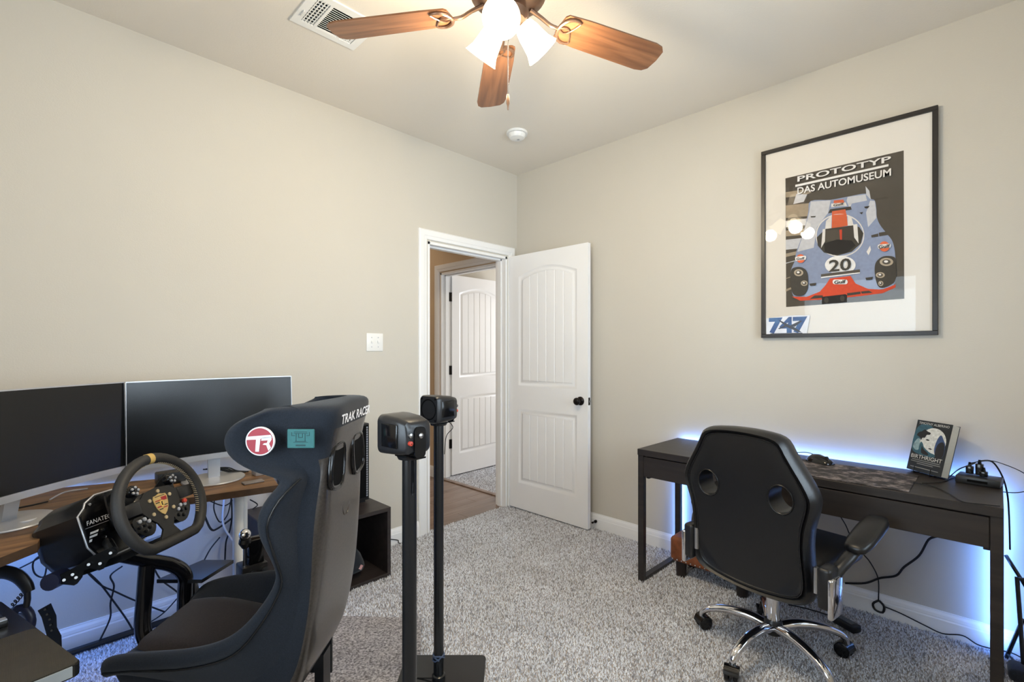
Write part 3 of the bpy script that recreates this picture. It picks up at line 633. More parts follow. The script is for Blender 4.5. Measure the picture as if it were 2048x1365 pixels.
# LED strip behind the desk
M_LED = mat('blue_led_strip', (120, 160, 255), .4, emit=(.16, .38, 1.0), es=14)
ls = MB(); ls.box((.02, DD, DT-.020), (DL-.02, DD+.003, DT-.010), M=DKM)
for x in (.005, DL-.015): ls.box((x, DD-.006, .04), (x+.010, DD-.003, DT-.036), M=DKM)
solo('led_strip', ls, M_LED, 'glowing blue light strip on the back of the black-brown desk', 'light strip', smooth=0)
def strip_light(p, q, nrm, power, wdt=.012):
    p = Vector(p); q = Vector(q); n = Vector(nrm).normalized(); c = (p+q)/2; x = (q-p).normalized()
    l = bpy.data.lights.new('led_strip_light', 'AREA'); l.shape = 'RECTANGLE'; l.size = (q-p).length; l.size_y = wdt; l.energy = power; l.color = (.14, .33, 1.0)
    o = bpy.data.objects.new('led_strip_light', l); COL.objects.link(o); o.matrix_world = frame(c, x, (-n).cross(x)); return o
DW = lambda x, y, z: DKM @ Vector((x, y, z))
strip_light(DW(.02, DD+.004, DT-.015), DW(DL-.02, DD+.004, DT-.015), DB, 1.9)
strip_light(DW(.010, DD-.001, .05), DW(.010, DD-.001, DT-.05), DB, 1.3); strip_light(DW(DL-.010, DD-.001, .05), DW(DL-.010, DD-.001, DT-.05), DB, 1.8)

# desk mat
def mapmat():
    m = bpy.data.materials.new('printed_desk_mat'); m.use_nodes = True; nt = m.node_tree; b = nt.nodes['Principled BSDF']; b.inputs['Roughness'].default_value = .8
    tc = nt.nodes.new('ShaderNodeTexCoord'); n1 = nt.nodes.new('ShaderNodeTexNoise'); n1.inputs['Scale'].default_value = 17; n1.inputs['Detail'].default_value = 8; n1.inputs['Roughness'].default_value = .7
    nt.links.new(tc.outputs['Object'], n1.inputs['Vector'])
    rp = nt.nodes.new('ShaderNodeValToRGB'); e = rp.color_ramp.elements; e[0].position = .44; e[0].color = s2l(34, 30, 30); e[1].position = .60; e[1].color = s2l(124, 114, 112); k = e.new(.51); k.color = s2l(66, 60, 60)
    nt.links.new(n1.outputs['Fac'], rp.inputs[0]); nt.links.new(rp.outputs[0], b.inputs['Base Color']); return m
dm = MB().rbox((.30, .012, DT), (1.165, .345, DT+.004), .0015, 1, M=DKM)
solo('desk_mat', dm, mapmat(), 'long dark desk mat with a mottled grey print on the black-brown desk', 'desk mat', smooth=20)
# mouse
mp_ = onZ(1640, 926, DT+.004); mv = Vector((mp_.x, mp_.y, DT+.004))
t = thing('computer_mouse', mv, 'black computer mouse lying on the dark desk mat', 'computer mouse')
MM = Matrix.Translation(mv) @ Matrix.Rotation(math.radians(-118), 4, 'Z')
rings = []
for x, w_, h_ in ((-.062, .012, .012), (-.055, .026, .022), (-.035, .033, .036), (-.005, .033, .040), (.025, .031, .034), (.048, .029, .024), (.058, .024, .014)):
    rings.append([MM @ Vector((x, w_*math.cos(a), max(0, h_*math.sin(a)) if math.sin(a) > 0 else 0)) for a in [PI*k/10 for k in range(11)]])
part('body', MB().loft(rings), M_BLACKG, t, 60)
part('scroll_wheel', MB().tube([MM @ Vector((.034, -.004, .028)), MM @ Vector((.034, .004, .028))], .009, 12), M_BLACK, t)
part('cable', MB().tube([MM @ Vector((.056, 0, .008)), mv+Vector((.05, .05, .03)), mv+Vector((.075, .12, .02)), mv+Vector((.06, .22, .006)), mv+Vector((.02, .34, .006))], .002, 6, smooth=6), M_CORD, t, 60)
# sheet of paper / envelope stack at the back
pp = MB().box((.43, .30, DT+.0042), (.66, .42, DT+.009), M=DKM @ Matrix.Translation((.02, -.02, 0)))
solo('envelope', MB().rbox((.45, .20, DT+.0042), (.70, .36, DT+.010), .001, 1, M=DKM), M_PAPER, 'white envelope lying on the desk mat behind the chair back', 'envelope', smooth=0)

# book on wire stand
B0 = Vector((-.087, -2.527, DT+.010)); B1 = Vector((-.190, -2.650, DT+.010)); bx = (B1-B0).normalized(); lean = Vector((.045, -.038, .225)).normalized()
BK = frame(B0, bx, lean)                     # x along cover, y up the cover, z = out of the cover
if (BK.to_3x3() @ Vector((0, 0, 1))).x > 0: BK = BK @ Matrix.Scale(-1, 4, (0, 0, 1))
bw, bh, bt = .158, .228, .036
t = thing('book', B0, 'thick dark paperback with a moon on the cover standing on the desk', 'book')
part('page_block', MB().box((.002, .002, -bt+.001), (bw-.002, bh-.002, -.001), M=BK), mat('book_pages', (206, 202, 190), .85, var=(60, .08), stretch=(1, 1, 60)), t, 0)
part('cover', MB().box((0, 0, -.001), (bw, bh, 0), M=BK).box((0, 0, -bt), (bw, bh, -bt+.001), M=BK).box((0, 0, -bt), (.001, bh, 0), M=BK), mat('book_cover', (28, 34, 40), .4, var=(18, .3)), t, 0)
art = MB(); cs = [('moon_print', (206, 208, 206)), ('cloud_print', (48, 88, 104)), ('shadow_print', (26, 26, 30)), ('haze_print', (130, 156, 164)), ('night_print', (54, 76, 116))]
CMs = [mat(n, c, .45, var=(90, .22)) for n, c in cs]
def bk(poly, z, mi): art.fill([(x*bw, y*bh, z) for x, y in poly], M=BK, mi=mi)
bk(smooth2([(.02, .42), (.02, .8), (.2, .93), (.5, .88), (.5, .6), (.6, .36), (.3, .33)]), .0002, 1)
bk(ell(.56, .62, .37, .262, 36), .0004, 0)
bk(smooth2([(.04, .46), (.08, .58), (.16, .64), (.22, .56), (.26, .46), (.16, .40)], 3), .0006, 3)
bk(smooth2([(.08, .70), (.14, .77), (.20, .78), (.27, .83), (.36, .80), (.46, .78), (.44, .74), (.36, .73), (.33, .67), (.26, .66), (.23, .61), (.18, .66)], 3), .0008, 2)
bk(smooth2([(.24, .58), (.31, .55), (.36, .49), (.46, .44), (.58, .40), (.72, .38), (.70, .33), (.45, .32), (.26, .36), (.22, .47)], 3), .0008, 1)
bk(smooth2([(.30, .50), (.38, .44), (.52, .38), (.50, .34), (.32, .37)], 3), .0010, 2)
bk(smooth2([(.66, .60), (.70, .72), (.76, .77), (.84, .70), (.92, .60), (.94, .42), (.88, .34), (.74, .35), (.66, .46)], 3), .0007, 4)
bk(smooth2([(.70, .52), (.76, .62), (.86, .64), (.92, .54), (.93, .40), (.86, .33), (.72, .34)], 3), .0009, 2)
bk(smooth2([(.36, .635), (.42, .650), (.48, .632), (.42, .620)], 3), .0010, 2); bk(smooth2([(.49, .478), (.55, .488), (.60, .472), (.54, .462)], 3), .0010, 2)
part('cover_art', art, CMs, t, 0)
Tb = lambda s, x, y, w_, h_: text_mb(s, BK @ Matrix.Translation((x*bw, y*bh, .0010)), w_*bw, h_*bh)
MT = mat('book_lettering', (214, 214, 210), .5)
part('lettering', Tb('TIMOTHY ALBERINO', .5, .945, .86, .045), MT, t, 0); part('lettering', Tb('BIRTHRIGHT', .5, .285, .88, .075), MT, t, 0)
for y, w_ in ((.215, .8), (.18, .84), (.145, .46), (.07, .8)): part('caption_line', MB().box(((.5-w_/2)*bw, y*bh, .0009), ((.5+w_/2)*bw, (y+.012)*bh, .0012), M=BK), mat('book_caption', (140, 142, 142), .5), t, 0)
ws = MB(); Qb = lambda x, y, z: BK @ Vector((x, y, z))
zt = lambda v: Vector((v.x, v.y, DT+.003))
for fx in (.25, .72):
    a = Qb(fx*bw, .022, .006); b = Qb(fx*bw, -.004, .006); c = Qb(fx*bw, -.004, -bt-.003); e = Qb(fx*bw, .13, -bt-.003); g = zt(c+(c-b).normalized()*.05)
    ws.tube([a, b, c, e], .0018, 6); ws.tube([e, g, zt(b)], .0018, 6)
ws.tube([zt(Qb(.25*bw, -.004, -bt-.05)), zt(Qb(.72*bw, -.004, -bt-.05))], .0018, 6)
solo('book_stand', ws, M_BLACKM, 'black wire easel holding the moon-cover book', 'book stand')

# hub box with plugs
hp = onZ(1955, 968, DT); t = thing('power_hub', (hp.x, hp.y, DT), 'flat black box with plugs and cables on the right end of the desk', 'power hub')
HM = Matrix.Translation((hp.x+.01, hp.y-.005, DT)) @ Matrix.Rotation(math.radians(-97), 4, 'Z')
part('housing', MB().rbox((-.066, -.05, 0), (.066, .05, .030), .004, 2, M=HM), M_BLACK, t)
for x, yy, hh in ((.0, .01, .045), (-.03, .015, .03), (.015, -.012, .02)):
    part('plug', MB().rbox((x-.012, yy-.011, .033), (x+.012, yy+.011, .034+hh), .003, 2, M=HM).tube([HM @ Vector((x, yy, .03+hh)), HM @ Vector((x, yy, .05+hh))], [.007, .004], 8), M_BLACKG, t)
part('port_strip', MB().box((-.03, -.0505, .010), (.03, -.0495, .020), M=HM), M_DARKPIT, t, 0)
hb = HM @ Vector((0, .01, .09)); hb2 = HM @ Vector((-.03, .015, .075))
def pz(px, py, z): return onZ(px, py, z)
cable([hb, onX(1984, 924, -.12), onX(2003, 950, -.10), onX(2014, 985, -.10), onX(2018, 1030, -.09), onX(2020, 1100, -.08)], .0032, 'thick black cord arching off the power hub and down behind the desk')
cable([hb2, onX(1978, 922, -.16), onX(2010, 930, -.08), onX(2046, 946, -.05), onX(2075, 970, -.06), onX(2048, 984, -.14), onX(2010, 985, -.17), onX(1960, 975, -.2)], .0018, 'thin dark cord looping past the right end of the desk')
cable([hb2, onX(1950, 927, -.14), onX(1920, 938, -.13), pz(1904, 950, DT+.004), pz(1890, 962, DT+.003)], .0022, 'dark cord running from the power hub towards the book')
cable([pz(1826, 966, DT+.004), pz(1868, 974, DT+.003), pz(1900, 989, DT+.003), pz(1925, 1004, DT+.003), pz(1960, 1009, DT+.003), pz(2000, 1013, DT+.003)], .0018, 'thin cord lying across the right front of the desk top')
cable([pz(1845, 967, DT+.003), pz(1880, 965, DT+.003), pz(1905, 957, DT+.003), pz(1925, 950, DT+.003)], .0018, 'short cord on the desk beneath the book')

# cables under the right desk
cable([DW(1.0, .30, DT-.15), onX(1877, 1063, -.10), onX(1857, 1080, -.05), onX(1838, 1112, -.02), onX(1808, 1135, -.02), onX(1792, 1152, -.02), onX(1760, 1157, -.02), onX(1730, 1167, -.02), onX(1690, 1167, -.03)], .005, 'thick black power cord swooping under the desk to the right')
cable([DW(.80, .40, DT-.15), onX(1688, 1045, -.05), onX(1700, 1070, -.04), onX(1725, 1107, -.025), onX(1740, 1125, -.02), onX(1756, 1157, -.02), onX(1757, 1195, -.02), onX(1756, 1202, -.02)], .0028, 'thin black cord hanging down to the baseboard loop')
lp = onX(1757, 1212, -.022)
solo('cable_bundle', MB().tube([onX(1757, 1202, -.022), onX(1746, 1208, -.022), onX(1750, 1220, -.022), onX(1765, 1226, -.022), onX(1768, 1214, -.022), onX(1759, 1203, -.022)], .005, 8, closed=True, smooth=3), M_CORD, 'small tied loop of black cord against the baseboard', 'cable')
cable([onX(1768, 1214, -.022), onX(1800, 1227, -.02), onX(1850, 1252, -.02), onX(1885, 1268, -.02), onX(1925, 1272, -.03), onX(1955, 1290, -.03), onX(1990, 1300, -.03), Vector((-.04, -2.87, .03)), Vector((-.08, -2.95, .01))], .0028, 'long thin cord running along the right baseboard')
# power brick on the floor beneath the desk
pb = onZ(1690, 1262, 0)
t = thing('power_adapter', (pb.x, pb.y, 0), 'black power adapter lying on the carpet behind the chair wheels', 'power adapter')
PM = Matrix.Translation((pb.x+.02, pb.y, .008)) @ Matrix.Rotation(math.radians(62), 4, 'Z')
part('body', MB().rbox((-.055, -.025, 0), (.055, .025, .032), .006, 2, M=PM), M_BLACK, t)
part('rating_label', MB().box((-.035, -.015, .0321), (.03, .012, .0326), M=PM), mat('rating_label', (90, 92, 92), .5, var=(300, .6)), t, 0)
part('cord', MB().tube([PM @ Vector((.055, 0, .016)), PM @ Vector((.10, .01, .01)), PM @ Vector((.17, .05, .008)), PM @ Vector((.22, .10, .008))], .003, 6, smooth=5), M_CORD, t)
# folded stand and black bag at the right edge
t = thing('folded_stand', (-.10, -3.02, 0), 'dark folded tripod stand leaning by the right edge behind the desk leg', 'stand')
for p, q in ((onX(2012, 1112, -.03), onX(2052, 1175, -.12)), (onX(2034, 1155, -.12), onX(2052, 1400, -.16)), (onX(2046, 1240, -.1), onX(2012, 1318, -.04))): part('pole', MB().tube([p, q], .007, 8), M_BLACKM, t)
part('cross_bar', MB().tube([onX(2030, 1157, -.12), onX(2075, 1163, -.12)], .006, 8), M_BLACKM, t)
part('foot', MB().tube([Vector((-.16, -3.03, .0)), Vector((-.10, -3.0, .012)), Vector((-.05, -2.98, .012))], .010, 8), M_BLACKM, t)
bgp = onZ(2022, 1352, 0)
solo('camera_bag', MB().rbox((bgp.x-.06, bgp.y-.16, 0), (bgp.x+.05, bgp.y+.01, .05), .02, 3), M_FABRIC, 'low black bag on the carpet beside the right desk leg', 'bag')
cable([Vector((-.10, -2.87, .02)), onX(2016, 1310, -.06), onX(2030, 1325, -.08), onX(2033, 1345, -.16)], .003, 'short black cord curling by the right desk leg')

# leather footstool under the desk
fx0, fx1, fy0, fy1 = -.315, -.07, -1.93, -1.50
t = thing('footstool', ((fx0+fx1)/2, (fy0+fy1)/2, 0), 'brown leather footstool with nailheads under the desk', 'footstool')
M_BROWN = mat('brown_leather', (122, 68, 38), .45, var=(25, .3), bump=(200, .2, .001))
part('cushion', MB().rbox((fx0, fy0, .085), (fx1, fy1, .225), .022, 4), M_BROWN, t, 50)
for x in (fx0+.045, fx1-.045):
    for yy in (fy0+.05, fy1-.05): part('leg', MB().lathe([(.030, .09), (.028, 0)], 14, Matrix.Translation((x, yy, 0))), mat('dark_leg_wood', (34, 26, 24), .4), t)
for i in range(16): part('nailhead', MB().sphere((fx0, fy1-.02-i*.026, .102), .0048, 8), M_STEEL, t)
for i in range(9): part('nailhead', MB().sphere((fx0+.02+i*.026, fy1, .102), .0048, 8), M_STEEL, t)

# ================================================================== OFFICE CHAIR
HB = rg(1.10, 2.02, 0)
cf = Vector((.985, -.172, 0)).normalized(); crt = Vector((-.172, -.985, 0)).normalized()          # chair faces the wall; its right as seen from behind
t = thing('office_chair', HB, 'black leather office chair with two oval holes and chrome star base', 'office chair')
st_r = .295
for k, ang in enumerate((141, 70, -5, -79, -147)):
    a = math.radians(ang); d = RT*math.cos(a)+FW*math.sin(a)
    pts = [HB+d*.03+UP*.122, HB+d*.10+UP*.135, HB+d*.19+UP*.128, HB+d*.26+UP*.105, HB+d*.287+UP*.082, HB+d*.293+UP*.062]
    part('base_leg', MB().tube(pts, [.024, .024, .021, .018, .015, .013], 12, smooth=4, flat=.8), M_CHROME, t, 60)
    cc = HB+d*st_r+UP*.033; sw = math.radians(ang*1.7+40); cx_ = RT*math.cos(sw)+FW*math.sin(sw); fw_ = UP.cross(cx_)
    ca = part('caster', MB().tube([HB+d*st_r+UP*.075, HB+d*st_r+UP*.045], .006, 8), M_STEEL, t)
    for s_ in (-1, 1):
        c0 = cc+cx_*.007*s_+fw_*.012; part('wheel', MB().tube([c0, c0+cx_*.003*s_, c0+cx_*.016*s_, c0+cx_*.019*s_], [.026, .030, .030, .024], 18), M_BLACKG, ca, 40)
    hood = [[cc+cx_*x+fw_*(.012+.0335*math.cos(b))+UP*(.0335*math.sin(b)) for x in (-.027, .027)] for b in [math.radians(v) for v in range(15, 181, 15)]]
    part('hood', MB().loft([[*r] for r in zip(*hood)], closed=False, cap=False), M_BLACKG, ca, 60)
part('hub', MB().lathe([(.03, .09), (.036, .095), (.036, .14), (.03, .15), (.001, .15)], 20, Matrix.Translation(HB)), M_BLACK, t)
part('gas_lift', MB().lathe([(.026, .145), (.026, .30), (.016, .30), (.016, .40), (.001, .40)], 20, Matrix.Translation(HB)), M_CHROME, t)
CM = lambda r, f, z: HB+crt*r+cf*f+UP*z
CMX = Matrix(((crt.x, cf.x, 0, HB.x), (crt.y, cf.y, 0, HB.y), (0, 0, 1, 0), (0, 0, 0, 1)))
part('tilt_mechanism', MB().rbox((-.09, -.10, .385), (.09, .12, .415), .006, 2, M=CMX), M_BLACK, t)
seat = MB().rbox((-.245, -.20, .41), (.245, .27, .50), .035, 4, M=CMX); part('seat', seat, M_LEATHER, t, 50)
# backrest
half = [(0, .322), (.10, .328), (.19, .345), (.228, .375), (.236, .43), (.232, .50), (.230, .57), (.238, .64), (.252, .69), (.262, .735), (.260, .765), (.240, .81), (.205, .87), (.180, .915), (.160, .952), (.125, .970), (.06, .978), (0, .980)]
prof = half + [(-x, z) for x, z in half[::-1][1:-1]]
prof = [(p.x, p.y) for p in catmull([Vector(p) for p in prof], 2, True)[0]]
cz = .66
def sc2(k, dz=0): return [(x*k, cz+(z-cz)*(1-(1-k)*.75)) for x, z in prof]
FB = -.245
def ring(poly, f): return [CM(x, FB+f-(z-.66)*.10, z) for x, z in poly]
rear = [ring(sc2(.86), .006), ring(sc2(.872), .003), ring(sc2(.895), .010), ring(sc2(.945), -.004), ring(sc2(.985), .012), ring(sc2(1.0), .040), ring(sc2(.985), .075), ring(sc2(.93), .098), ring(sc2(.80), .108)]
holes = [ell(.144*s_, .733, .043, .052, 28) for s_ in (-1, 1)]
bm_ = MB().loft(rear, cap=False)
for poly, f_ in ((sc2(.86), .006), (sc2(.80), .108)):
    q = MB().fill(poly, holes); bm_.add([CM(v.x, FB+f_-(v.y-.66)*.10, v.y) for v in q.v], q.f)
for h_ in holes: bm_.loft([ring(h_, .006), ring(h_, .108)], cap=False)
bmm = bmesh.new(); bk_ = part('backrest', bm_, M_LEATHER, t, 50)
bmm.from_mesh(bk_.data); bmesh.ops.remove_doubles(bmm, verts=bmm.verts, dist=.0003); bmesh.ops.recalc_face_normals(bmm, faces=bmm.faces); bmm.to_mesh(bk_.data); bmm.free(); bk_.data.set_sharp_from_angle(angle=math.radians(45))
for s_ in (-1, 1):
    part('hole_rim', MB().tube([CM(x, FB+.0055-(z-.66)*.10, z) for x, z in ell(.144*s_, .733, .045, .054, 28)], .0035, 6, closed=True), M_LEATHER, t, 60)
part('piping', MB().tube([CM(x, FB+.004-(z-.66)*.10, z) for x, z in sc2(.885)], .0032, 6, closed=True), M_LEATHER, t, 60)
# arms
for s_ in (1, -1):
    X = .285 if s_ > 0 else -.242
    part('arm_bracket', MB().rbox((X-.022, FB+.0, .385), (X+.022, FB+.075, .53), .012, 3, M=CMX), M_BLACK, t, 50)
    part('bracket_cap', MB().rbox((X+(.012 if s_ > 0 else -.030), FB-.004, .36), (X+(.030 if s_ > 0 else -.012), FB+.085, .50), .008, 3, M=CMX @ Matrix.Translation((0, 0, 0))), M_CHROME, t, 50)
    part('arm_post', MB().tube([CM(X, FB+.05, .46), CM(X+.012*s_, FB+.08, .505), CM(X+.03*s_, FB+.125, .545), CM(X+.04*s_, FB+.19, .575)], [.024, .022, .024, .022], 12, smooth=4, flat=.75), M_BLACK, t, 60)
    pad = []
    for f_, wv, h_ in ((.130, .018, .012), (.142, .034, .02), (.19, .042, .024), (.27, .044, .024), (.345, .042, .022), (.378, .030, .016), (.388, .012, .008)):
        zz = .578+(f_-.13)*.24
        pad.append([CM(X+.045*s_+wv*math.copysign(abs(math.cos(b))**.6, math.cos(b)), FB+f_, zz+h_*math.copysign(abs(math.sin(b))**.7, math.sin(b))*.8) for b in [2*PI*k/16 for k in range(16)]])
    part('arm_pad', MB().loft(pad), M_LEATHER, t, 60)
    part('arm_bolt', MB().tube([CM(X-.03*s_, FB+.02, .43), CM(X-.03*s_, FB+.02, .52)], .010, 10), M_STEEL, t)
part('back_bracket', MB().tube([CM(0, 0, .40), CM(0, FB+.10, .40), CM(0, FB+.06, .43), CM(0, FB+.065, .56)], .022, 8, smooth=3), M_BLACK, t)

fm_ = [onZ(590, 1236, .0), onZ(843, 1242, .0), onZ(838, 1420, .0), onZ(500, 1420, .0)]  # thin sheet over the carpet, darker and flatter than the pile
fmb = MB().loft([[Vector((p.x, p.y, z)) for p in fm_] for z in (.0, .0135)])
solo('floor_sheet', fmb, mat('speckled_grey_sheet', (112, 107, 108), .95, spec=.1, var=(120, .4), bump=(150, .9, .006), col2=(206, 201, 202)), 'thin darker grey speckled sheet on the carpet behind the racing seat', 'mat', smooth=0)

# ================================================================== SPEAKERS ON STANDS
def stand(lat, dep, label, r=.0193, top=1.005):
    b = rg(lat, dep, 0); t = thing('speaker_stand', b, label, 'speaker stand', 'tall black speaker stands')
    Mx = Matrix.Translation(b) @ Matrix.Rotation(math.atan2(RT.y, RT.x), 4, 'Z')
    pl = rrect(-.155, -.13, .175, .14, .02)
    part('base_plate', MB().prism(pl, .004, .016, Mx), M_BLACKM, t, 20)
    part('pole', MB().tube([b+UP*.012, b+UP*top], r, 24), M_BLACKM, t, 60)
    part('collar', MB().lathe([(r+.006, .014), (r+.006, .03), (r, .034)], 24, Matrix.Translation(b)), M_BLACKM, t)
    part('top_plate', MB().lathe([(.001, top-.012), (.030, top-.012), (.034, top-.004), (.030, top), (.001, top)], 20, Matrix.Translation(b)), M_BLACKM, t)
    return b
SL = stand(-.2736, 1.28, 'black speaker stand nearest the racing seat, with the nearer speaker')
SR = stand(-.2830, 1.85, 'black speaker stand nearer the doorway, with the farther speaker')
part_ = bpy.data.objects['speaker_stand']; part_2 = bpy.data.objects['speaker_stand.001']
part('cable_slot', MB().tube([SL+RT*.012-FW*.0165+UP*.99, SL+RT*.012-FW*.0165+UP*.905], .004, 8), M_DARKPIT, part_)
def speaker(b, axis_deg, label, z0=1.006):
    """box: x = cone direction, y = width"""
    a = math.radians(axis_deg); fd = RT*math.cos(a)+FW*math.sin(a); wd = UP.cross(fd)
    t = thing('satellite_speaker', b+UP*z0, label, 'speaker', 'small speakers on stands')
    Mx = Matrix(((fd.x, wd.x, 0, b.x), (fd.y, wd.y, 0, b.y), (0, 0, 1, z0), (0, 0, 0, 1)))
    rings = []
    for x, wv, zl, zh in ((-.058, .036, .014, .084), (-.052, .042, .008, .092), (-.02, .047, .004, .100), (.03, .049, .001, .104), (.052, .049, .0, .104), (.058, .046, .003, .101)):
        rings.append([Mx @ Vector((x, p, q)) for p, q in rrect(-wv, zl, wv, zh, .016, 5)])
    part('cabinet', MB().loft(rings), mat('speaker_black', (34, 34, 36), .3), t, 40)
    part('woofer_cone', MB().lathe([(.039, .0575), (.040, .0595), (.037, .0600), (.033, .056), (.014, .050), (.012, .053), (.001, .055)], 28, Mx @ Matrix.Translation((0, 0, .052)) @ Matrix.Rotation(PI/2, 4, 'Y')), M_DARKPIT, t, 40)
    for s_ in (-1, 1): part('side_panel', MB().rbox((-.030, s_*.0475-.003, .022), (.036, s_*.0475+.003, .084), .0028, 2, M=Mx), M_BLACKG, t)
    for p, q in ((-.036, .012), (.036, .012), (-.036, .092), (.036, .092)): part('screw', MB().lathe([(.004, .0575), (.004, .0592), (.001, .0592)], 10, Mx @ Matrix.Translation((0, p, q)) @ Matrix.Rotation(PI/2, 4, 'Y')), M_BLACKG, t)
    br = MB().prism(rrect(-.004, -.018, .078, .018, .014, 4), 0, .003, Mx @ Matrix.Translation((-.064, 0, 0)) @ Matrix(((0, 0, 1, 0), (0, 1, 0, 0), (1, 0, 0, 0), (0, 0, 0, 1))))
    br.box((-.064, -.018, -.006), (.02, .018, -.002), M=Mx)
    part('bracket', br, M_BLACKG, t, 20)
    part('bolt', MB().lathe([(.007, 0), (.007, .004), (.004, .006), (.001, .006)], 12, Mx @ Matrix.Translation((-.064, 0, .055)) @ Matrix.Rotation(-PI/2, 4, 'Y')), M_STEEL, t)
    part('red_terminal', MB().lathe([(.006, 0), (.006, .008), (.001, .009)], 12, Mx @ Matrix.Translation((-.057, .030, .038)) @ Matrix.Rotation(-PI/2, 4, 'Y')), mat('red_plastic', (190, 62, 44), .4), t)
    part('terminal', MB().lathe([(.006, 0), (.006, .008), (.001, .009)], 12, Mx @ Matrix.Translation((-.057, .030, .058)) @ Matrix.Rotation(-PI/2, 4, 'Y')), M_STEEL, t)
    return Mx
m1 = speaker(SL-RT*.012, 140, 'black satellite speaker showing its back bracket and red terminal')
m2 = speaker(SR+RT*.004, 233, 'black satellite speaker showing its round cone near the doorway')
cable([m1 @ Vector((-.066, .03, .038)), SL+RT*.016-FW*.016+UP*.985, SL+RT*.013-FW*.019+UP*.93, SL+RT*.012-FW*.019+UP*.90], .0015, 'thin wire dropping from the nearer speaker into its pole')
cable([m2 @ Vector((-.062, -.03, .0)), SR+RT*.055+UP*.985, SR+RT*.03+UP*.95, SR+RT*.022+UP*.88], .0015, 'thin wire dropping from the farther speaker')
solo('cable_tie', MB().tube([SR+UP*(.10+.012*math.sin(i*.9))+(RT*math.cos(i*.7)+FW*math.sin(i*.7))*.022 for i in range(26)], .003, 6), mat('blue_wire', (70, 84, 110), .5), 'coiled wire wrapped round the foot of the farther stand', 'cable')
cable([onZ(640, 1352, .006), onZ(720, 1362, .006), onZ(780, 1357, .006), onZ(850, 1357, .02), SR+UP*.03-FW*.02], .003, 'black wire crossing the carpet to the farther speaker stand')

# ================================================================== LEFT: DESK, MONITORS
ZD = .718
t = thing('corner_desk', (-2.6, -.5, 0), 'angled rustic wood computer desk with round white legs', 'desk')
top = [(-3.20, -1.09), (-2.86, -.795), (-2.835, -.60), (-2.70, -.50), (-2.60, -.57), (-2.142, -.665), (-2.078, -.345), (-2.80, -.06), (-3.42, -.06), (-3.42, -1.13)]
part('desk_top', MB().prism(top, ZD-.026, ZD), M_RUST, t, 20)
for e0, e1 in ((0, 2), (4, 6)):
    part('edge_band', MB().loft([[Vector((x, y_, z))+Vector(o) for z, o in ((ZD-.0265, (0, -.002, 0)), (ZD-.0005, (0, -.002, 0)), (ZD-.0005, (0, .001, 0)), (ZD-.0265, (0, .001, 0)))] for x, y_ in top[e0:e1]]), mat('dark_wood_edge', (72, 54, 40), .5, var=(30, .3)), t, 0)
for x, y_ in ((-2.262, -.555), (-2.20, -.40), (-3.38, -1.02), (-3.3, -.18)):
    part('leg', MB().tube([(x, y_, 0), (x, y_, ZD-.026)], .020, 16), M_WHITE, t, 60)
M_SCREEN = mat('dark_screen', (9, 10, 12), .24, spec=.55, var=(3, .1))
def monitor(c, xdir, label, W=.620, H=.345, z0=.815, tilt=3.0, foot=None):
    c = Vector(c); x = Vector(xdir).normalized(); n = x.cross(UP); n = Vector((n.x, n.y, 0))
    t = thing('curved_monitor', (c.x-n.x*.06, c.y-n.y*.06, ZD), label, 'monitor', 'curved silver-edged monitors')
    up = (UP*math.cos(math.radians(tilt))-n*math.sin(math.radians(tilt)))
    P = lambda u, v, d: c+UP*z0+x*u+up*v+n*(d+.026*(2*u/W)**2)
    us = [W*(i/12-.5) for i in range(13)]
    def slab(v0, v1, d0, d1, uu=us): return MB().loft([[P(u, v0, d0), P(u, v1, d0), P(u, v1, d1), P(u, v0, d1)] for u in uu])
    part('screen', slab(.024, H-.004, -.004, .0012, [u*.993 for u in us]), M_SCREEN, t, 30)
    part('bezel', slab(H-.004, H, -.012, .0016).add(slab(.022, H-.004, -.012, .0016, [us[0], us[0]*.993]).v, slab(.022, H-.004, -.012, .0016, [us[0], us[0]*.993]).f).add(slab(.022, H-.004, -.012, .0016, [us[-1]*.993, us[-1]]).v, slab(.022, H-.004, -.012, .0016, [us[-1]*.993, us[-1]]).f), M_SILVER, t, 30)
    part('chin', slab(0, .023, -.014, .0035), M_SILVER, t, 30)
    part('housing', MB().loft([[P(u, .004, -.010), P(u, H-.002, -.010), P(u, H-.02, -.022-.03*(1-(2*u/W)**2)), P(u, .02, -.022-.03*(1-(2*u/W)**2))] for u in us]), M_WHITE, t, 40)
    fc = Vector((foot[0], foot[1], 0)) if foot else c-n*.05
    a = Vector((c.x-n.x*.05, c.y-n.y*.05, 0))
    part('neck', MB().loft([[Vector((fc.x, fc.y, ZD+.006))+x*sx*.022+n*sy*.006 for sx, sy in ((-1, -1), (1, -1), (1, 1), (-1, 1))], [a+UP*(z0+.13)+x*sx*.026+n*sy*.008 for sx, sy in ((-1, -1), (1, -1), (1, 1), (-1, 1))]]), M_SILVER, t, 30)
    part('foot', MB().lathe([(.001, 0), (.118, 0), (.120, .003), (.118, .007), (.05, .011), (.001, .012)], 40, Matrix.Translation((fc.x, fc.y, ZD))), M_SILVER, t, 40)
    return t
monitor((-2.303, -.405, 0), (1, .0, 0), 'curved monitor on the right catching blurred window reflections', foot=(-2.306, -.375))
monitor((-2.866, -.590, 0), (.773, .639, 0), 'dark curved monitor cut off by the left picture edge', tilt=1.5, foot=(-2.925, -.50))
